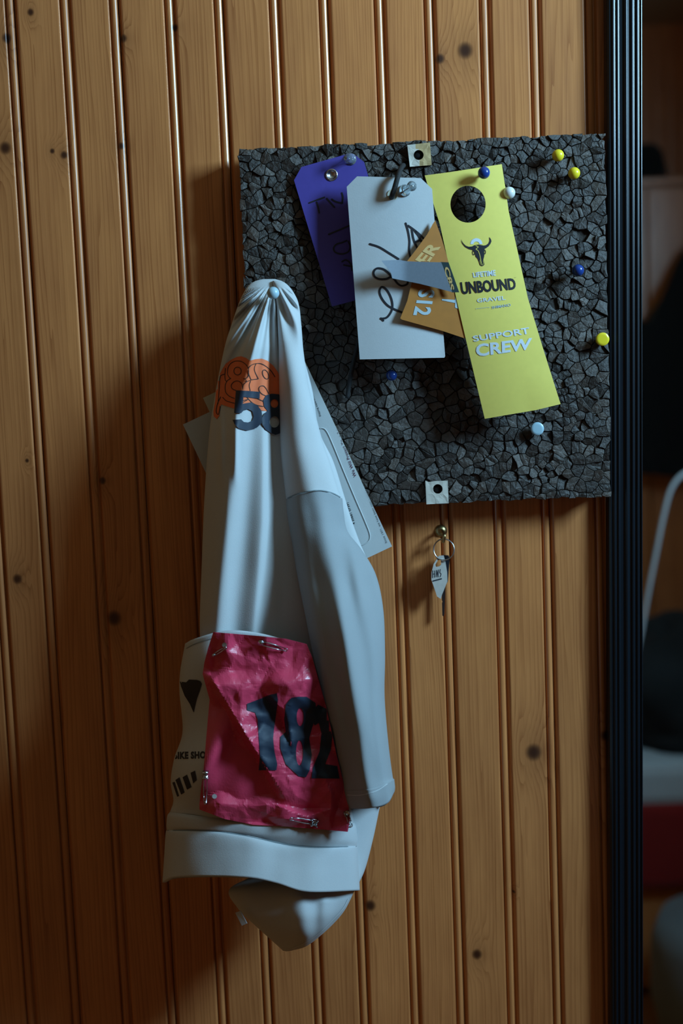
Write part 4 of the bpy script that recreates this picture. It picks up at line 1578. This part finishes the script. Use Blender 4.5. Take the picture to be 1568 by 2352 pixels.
# cabinet with a black cap on top, hanging coat in front of it
cy_ = 2.78
ca = V(1440, 412, cy_)
cabt = ca.z
cab = empty('cabinet', (ca.x + .3, -(cy_) - .15, 0), 'dark wooden cabinet behind the bed, seen in the mirror', 'cabinet')
cxl, cxr = ca.x - .25, XR - .04
box('cabinet_body', (cxl, YF + .02, 0.0), (cxr, ca.y - .022, cabt - .02), M['cab'], cab, 0.003)
box('cabinet_top', (cxl - .01, YF + .015, cabt - .02), (cxr + .005, ca.y + .008, cabt), M['cab'], cab, 0.003)
for k in range(2):
    xa = cxl + .01 + k * (cxr - cxl - .02) / 2
    xb = xa + (cxr - cxl - .03) / 2
    d_ = box('cabinet_door', (xa, ca.y - .022, 0.06), (xb, ca.y - .004, cabt - .03), M['cab'], cab, 0.004)
    lathe('door_knob', [(0.0, 0.0), (.006, 0.0), (.006, .008), (.013, .016), (.013, .022), (0, .026)], ((xb - .04) if k == 0 else (xa + .04), ca.y - .005, cabt - .35), (0, 1, 0), M['brass'], d_)
cpt = V(1495, 335, cy_ + .12)
bm = bmesh.new()
vs, fs = lathe_pts([(0.105, 0.0), (0.100, 0.006), (0.072, 0.012), (0.068, 0.05), (0.058, 0.095), (0.038, 0.118), (0.0, 0.124)], (V(1478, 412, cy_ + .12).x, cpt.y, cabt), (0, 0, 1), 28)
hat = mesh('black_hat', vs, fs, M['black_cloth'], None, True)
tag(hat, 'black brimmed hat on top of the wooden cabinet, seen in the mirror', 'hat')
# coat on the cabinet front
cyy = 2.72
coat = empty('hanging_coat', V(1560, 800, cyy), 'black coat hanging on the cabinet front, seen in the mirror', 'coat')
sh = [(1468, 735), (1490, 742), (1510, 705), (1530, 660), (1556, 600), (1580, 560), (1640, 560), (1700, 700), (1715, 1090), (1560, 1095), (1466, 1085)]
bm = fill2d([sh], 22)
for v in bm.verts:
    x_, y_ = v.co.x, v.co.y
    v.co = V(x_, y_, cyy - 0.035 - .012 * math.sin(x_ * .09) * min(1, max(0, (y_ - 600) / 200)))
bm.normal_update()
o = from_bm('coat_body', bm, M['black_cloth'], coat, True)
solid(o, 0.05, 0)
hp = V(1600, 555, cyy)
tube('coat_loop', [hp + Vector((-.02, 0, -.01)), hp + Vector((-.01, 0.0, .02)), hp + Vector((.01, 0, .02)), hp + Vector((.02, 0, -.01))], 0.004, M['black_cloth'], coat)
# cable
pth = [V(x, y, 1.55) for x, y in ((1640, 1120), (1600, 1085), (1568, 1090), (1540, 1125), (1522, 1190), (1508, 1260), (1494, 1330), (1482, 1395), (1474, 1440), (1462, 1500), (1440, 1600))]
pth = [V(1720, 1160, 1.60)] + pth
o = tube('power_cable', [Vector(q) for q in catmull([tuple(v) for v in pth], 6)], 0.0045, M['cable'], None, 8)
tag(o, 'thin white cable drooping in a curve, seen in the mirror', 'cable')
pf = V(1575, 2140, 1.50)
pr_ = 0.16
vs, fs = lathe_pts([(0.0, 0.0), (0.10, 0.0), (0.15, 0.05), (0.165, 0.12), (0.16, 0.24), (0.14, pf.z + 0.03), (0.0, pf.z + 0.04)], (pf.x + 0.09, pf.y, 0.0), (0, 0, 1), 32)
o = mesh('floor_pouf', vs, fs, M['grey_pouf'], None, True)
tag(o, 'round grey cloth pouf on the floor by the bed, seen in the mirror', 'pouf')
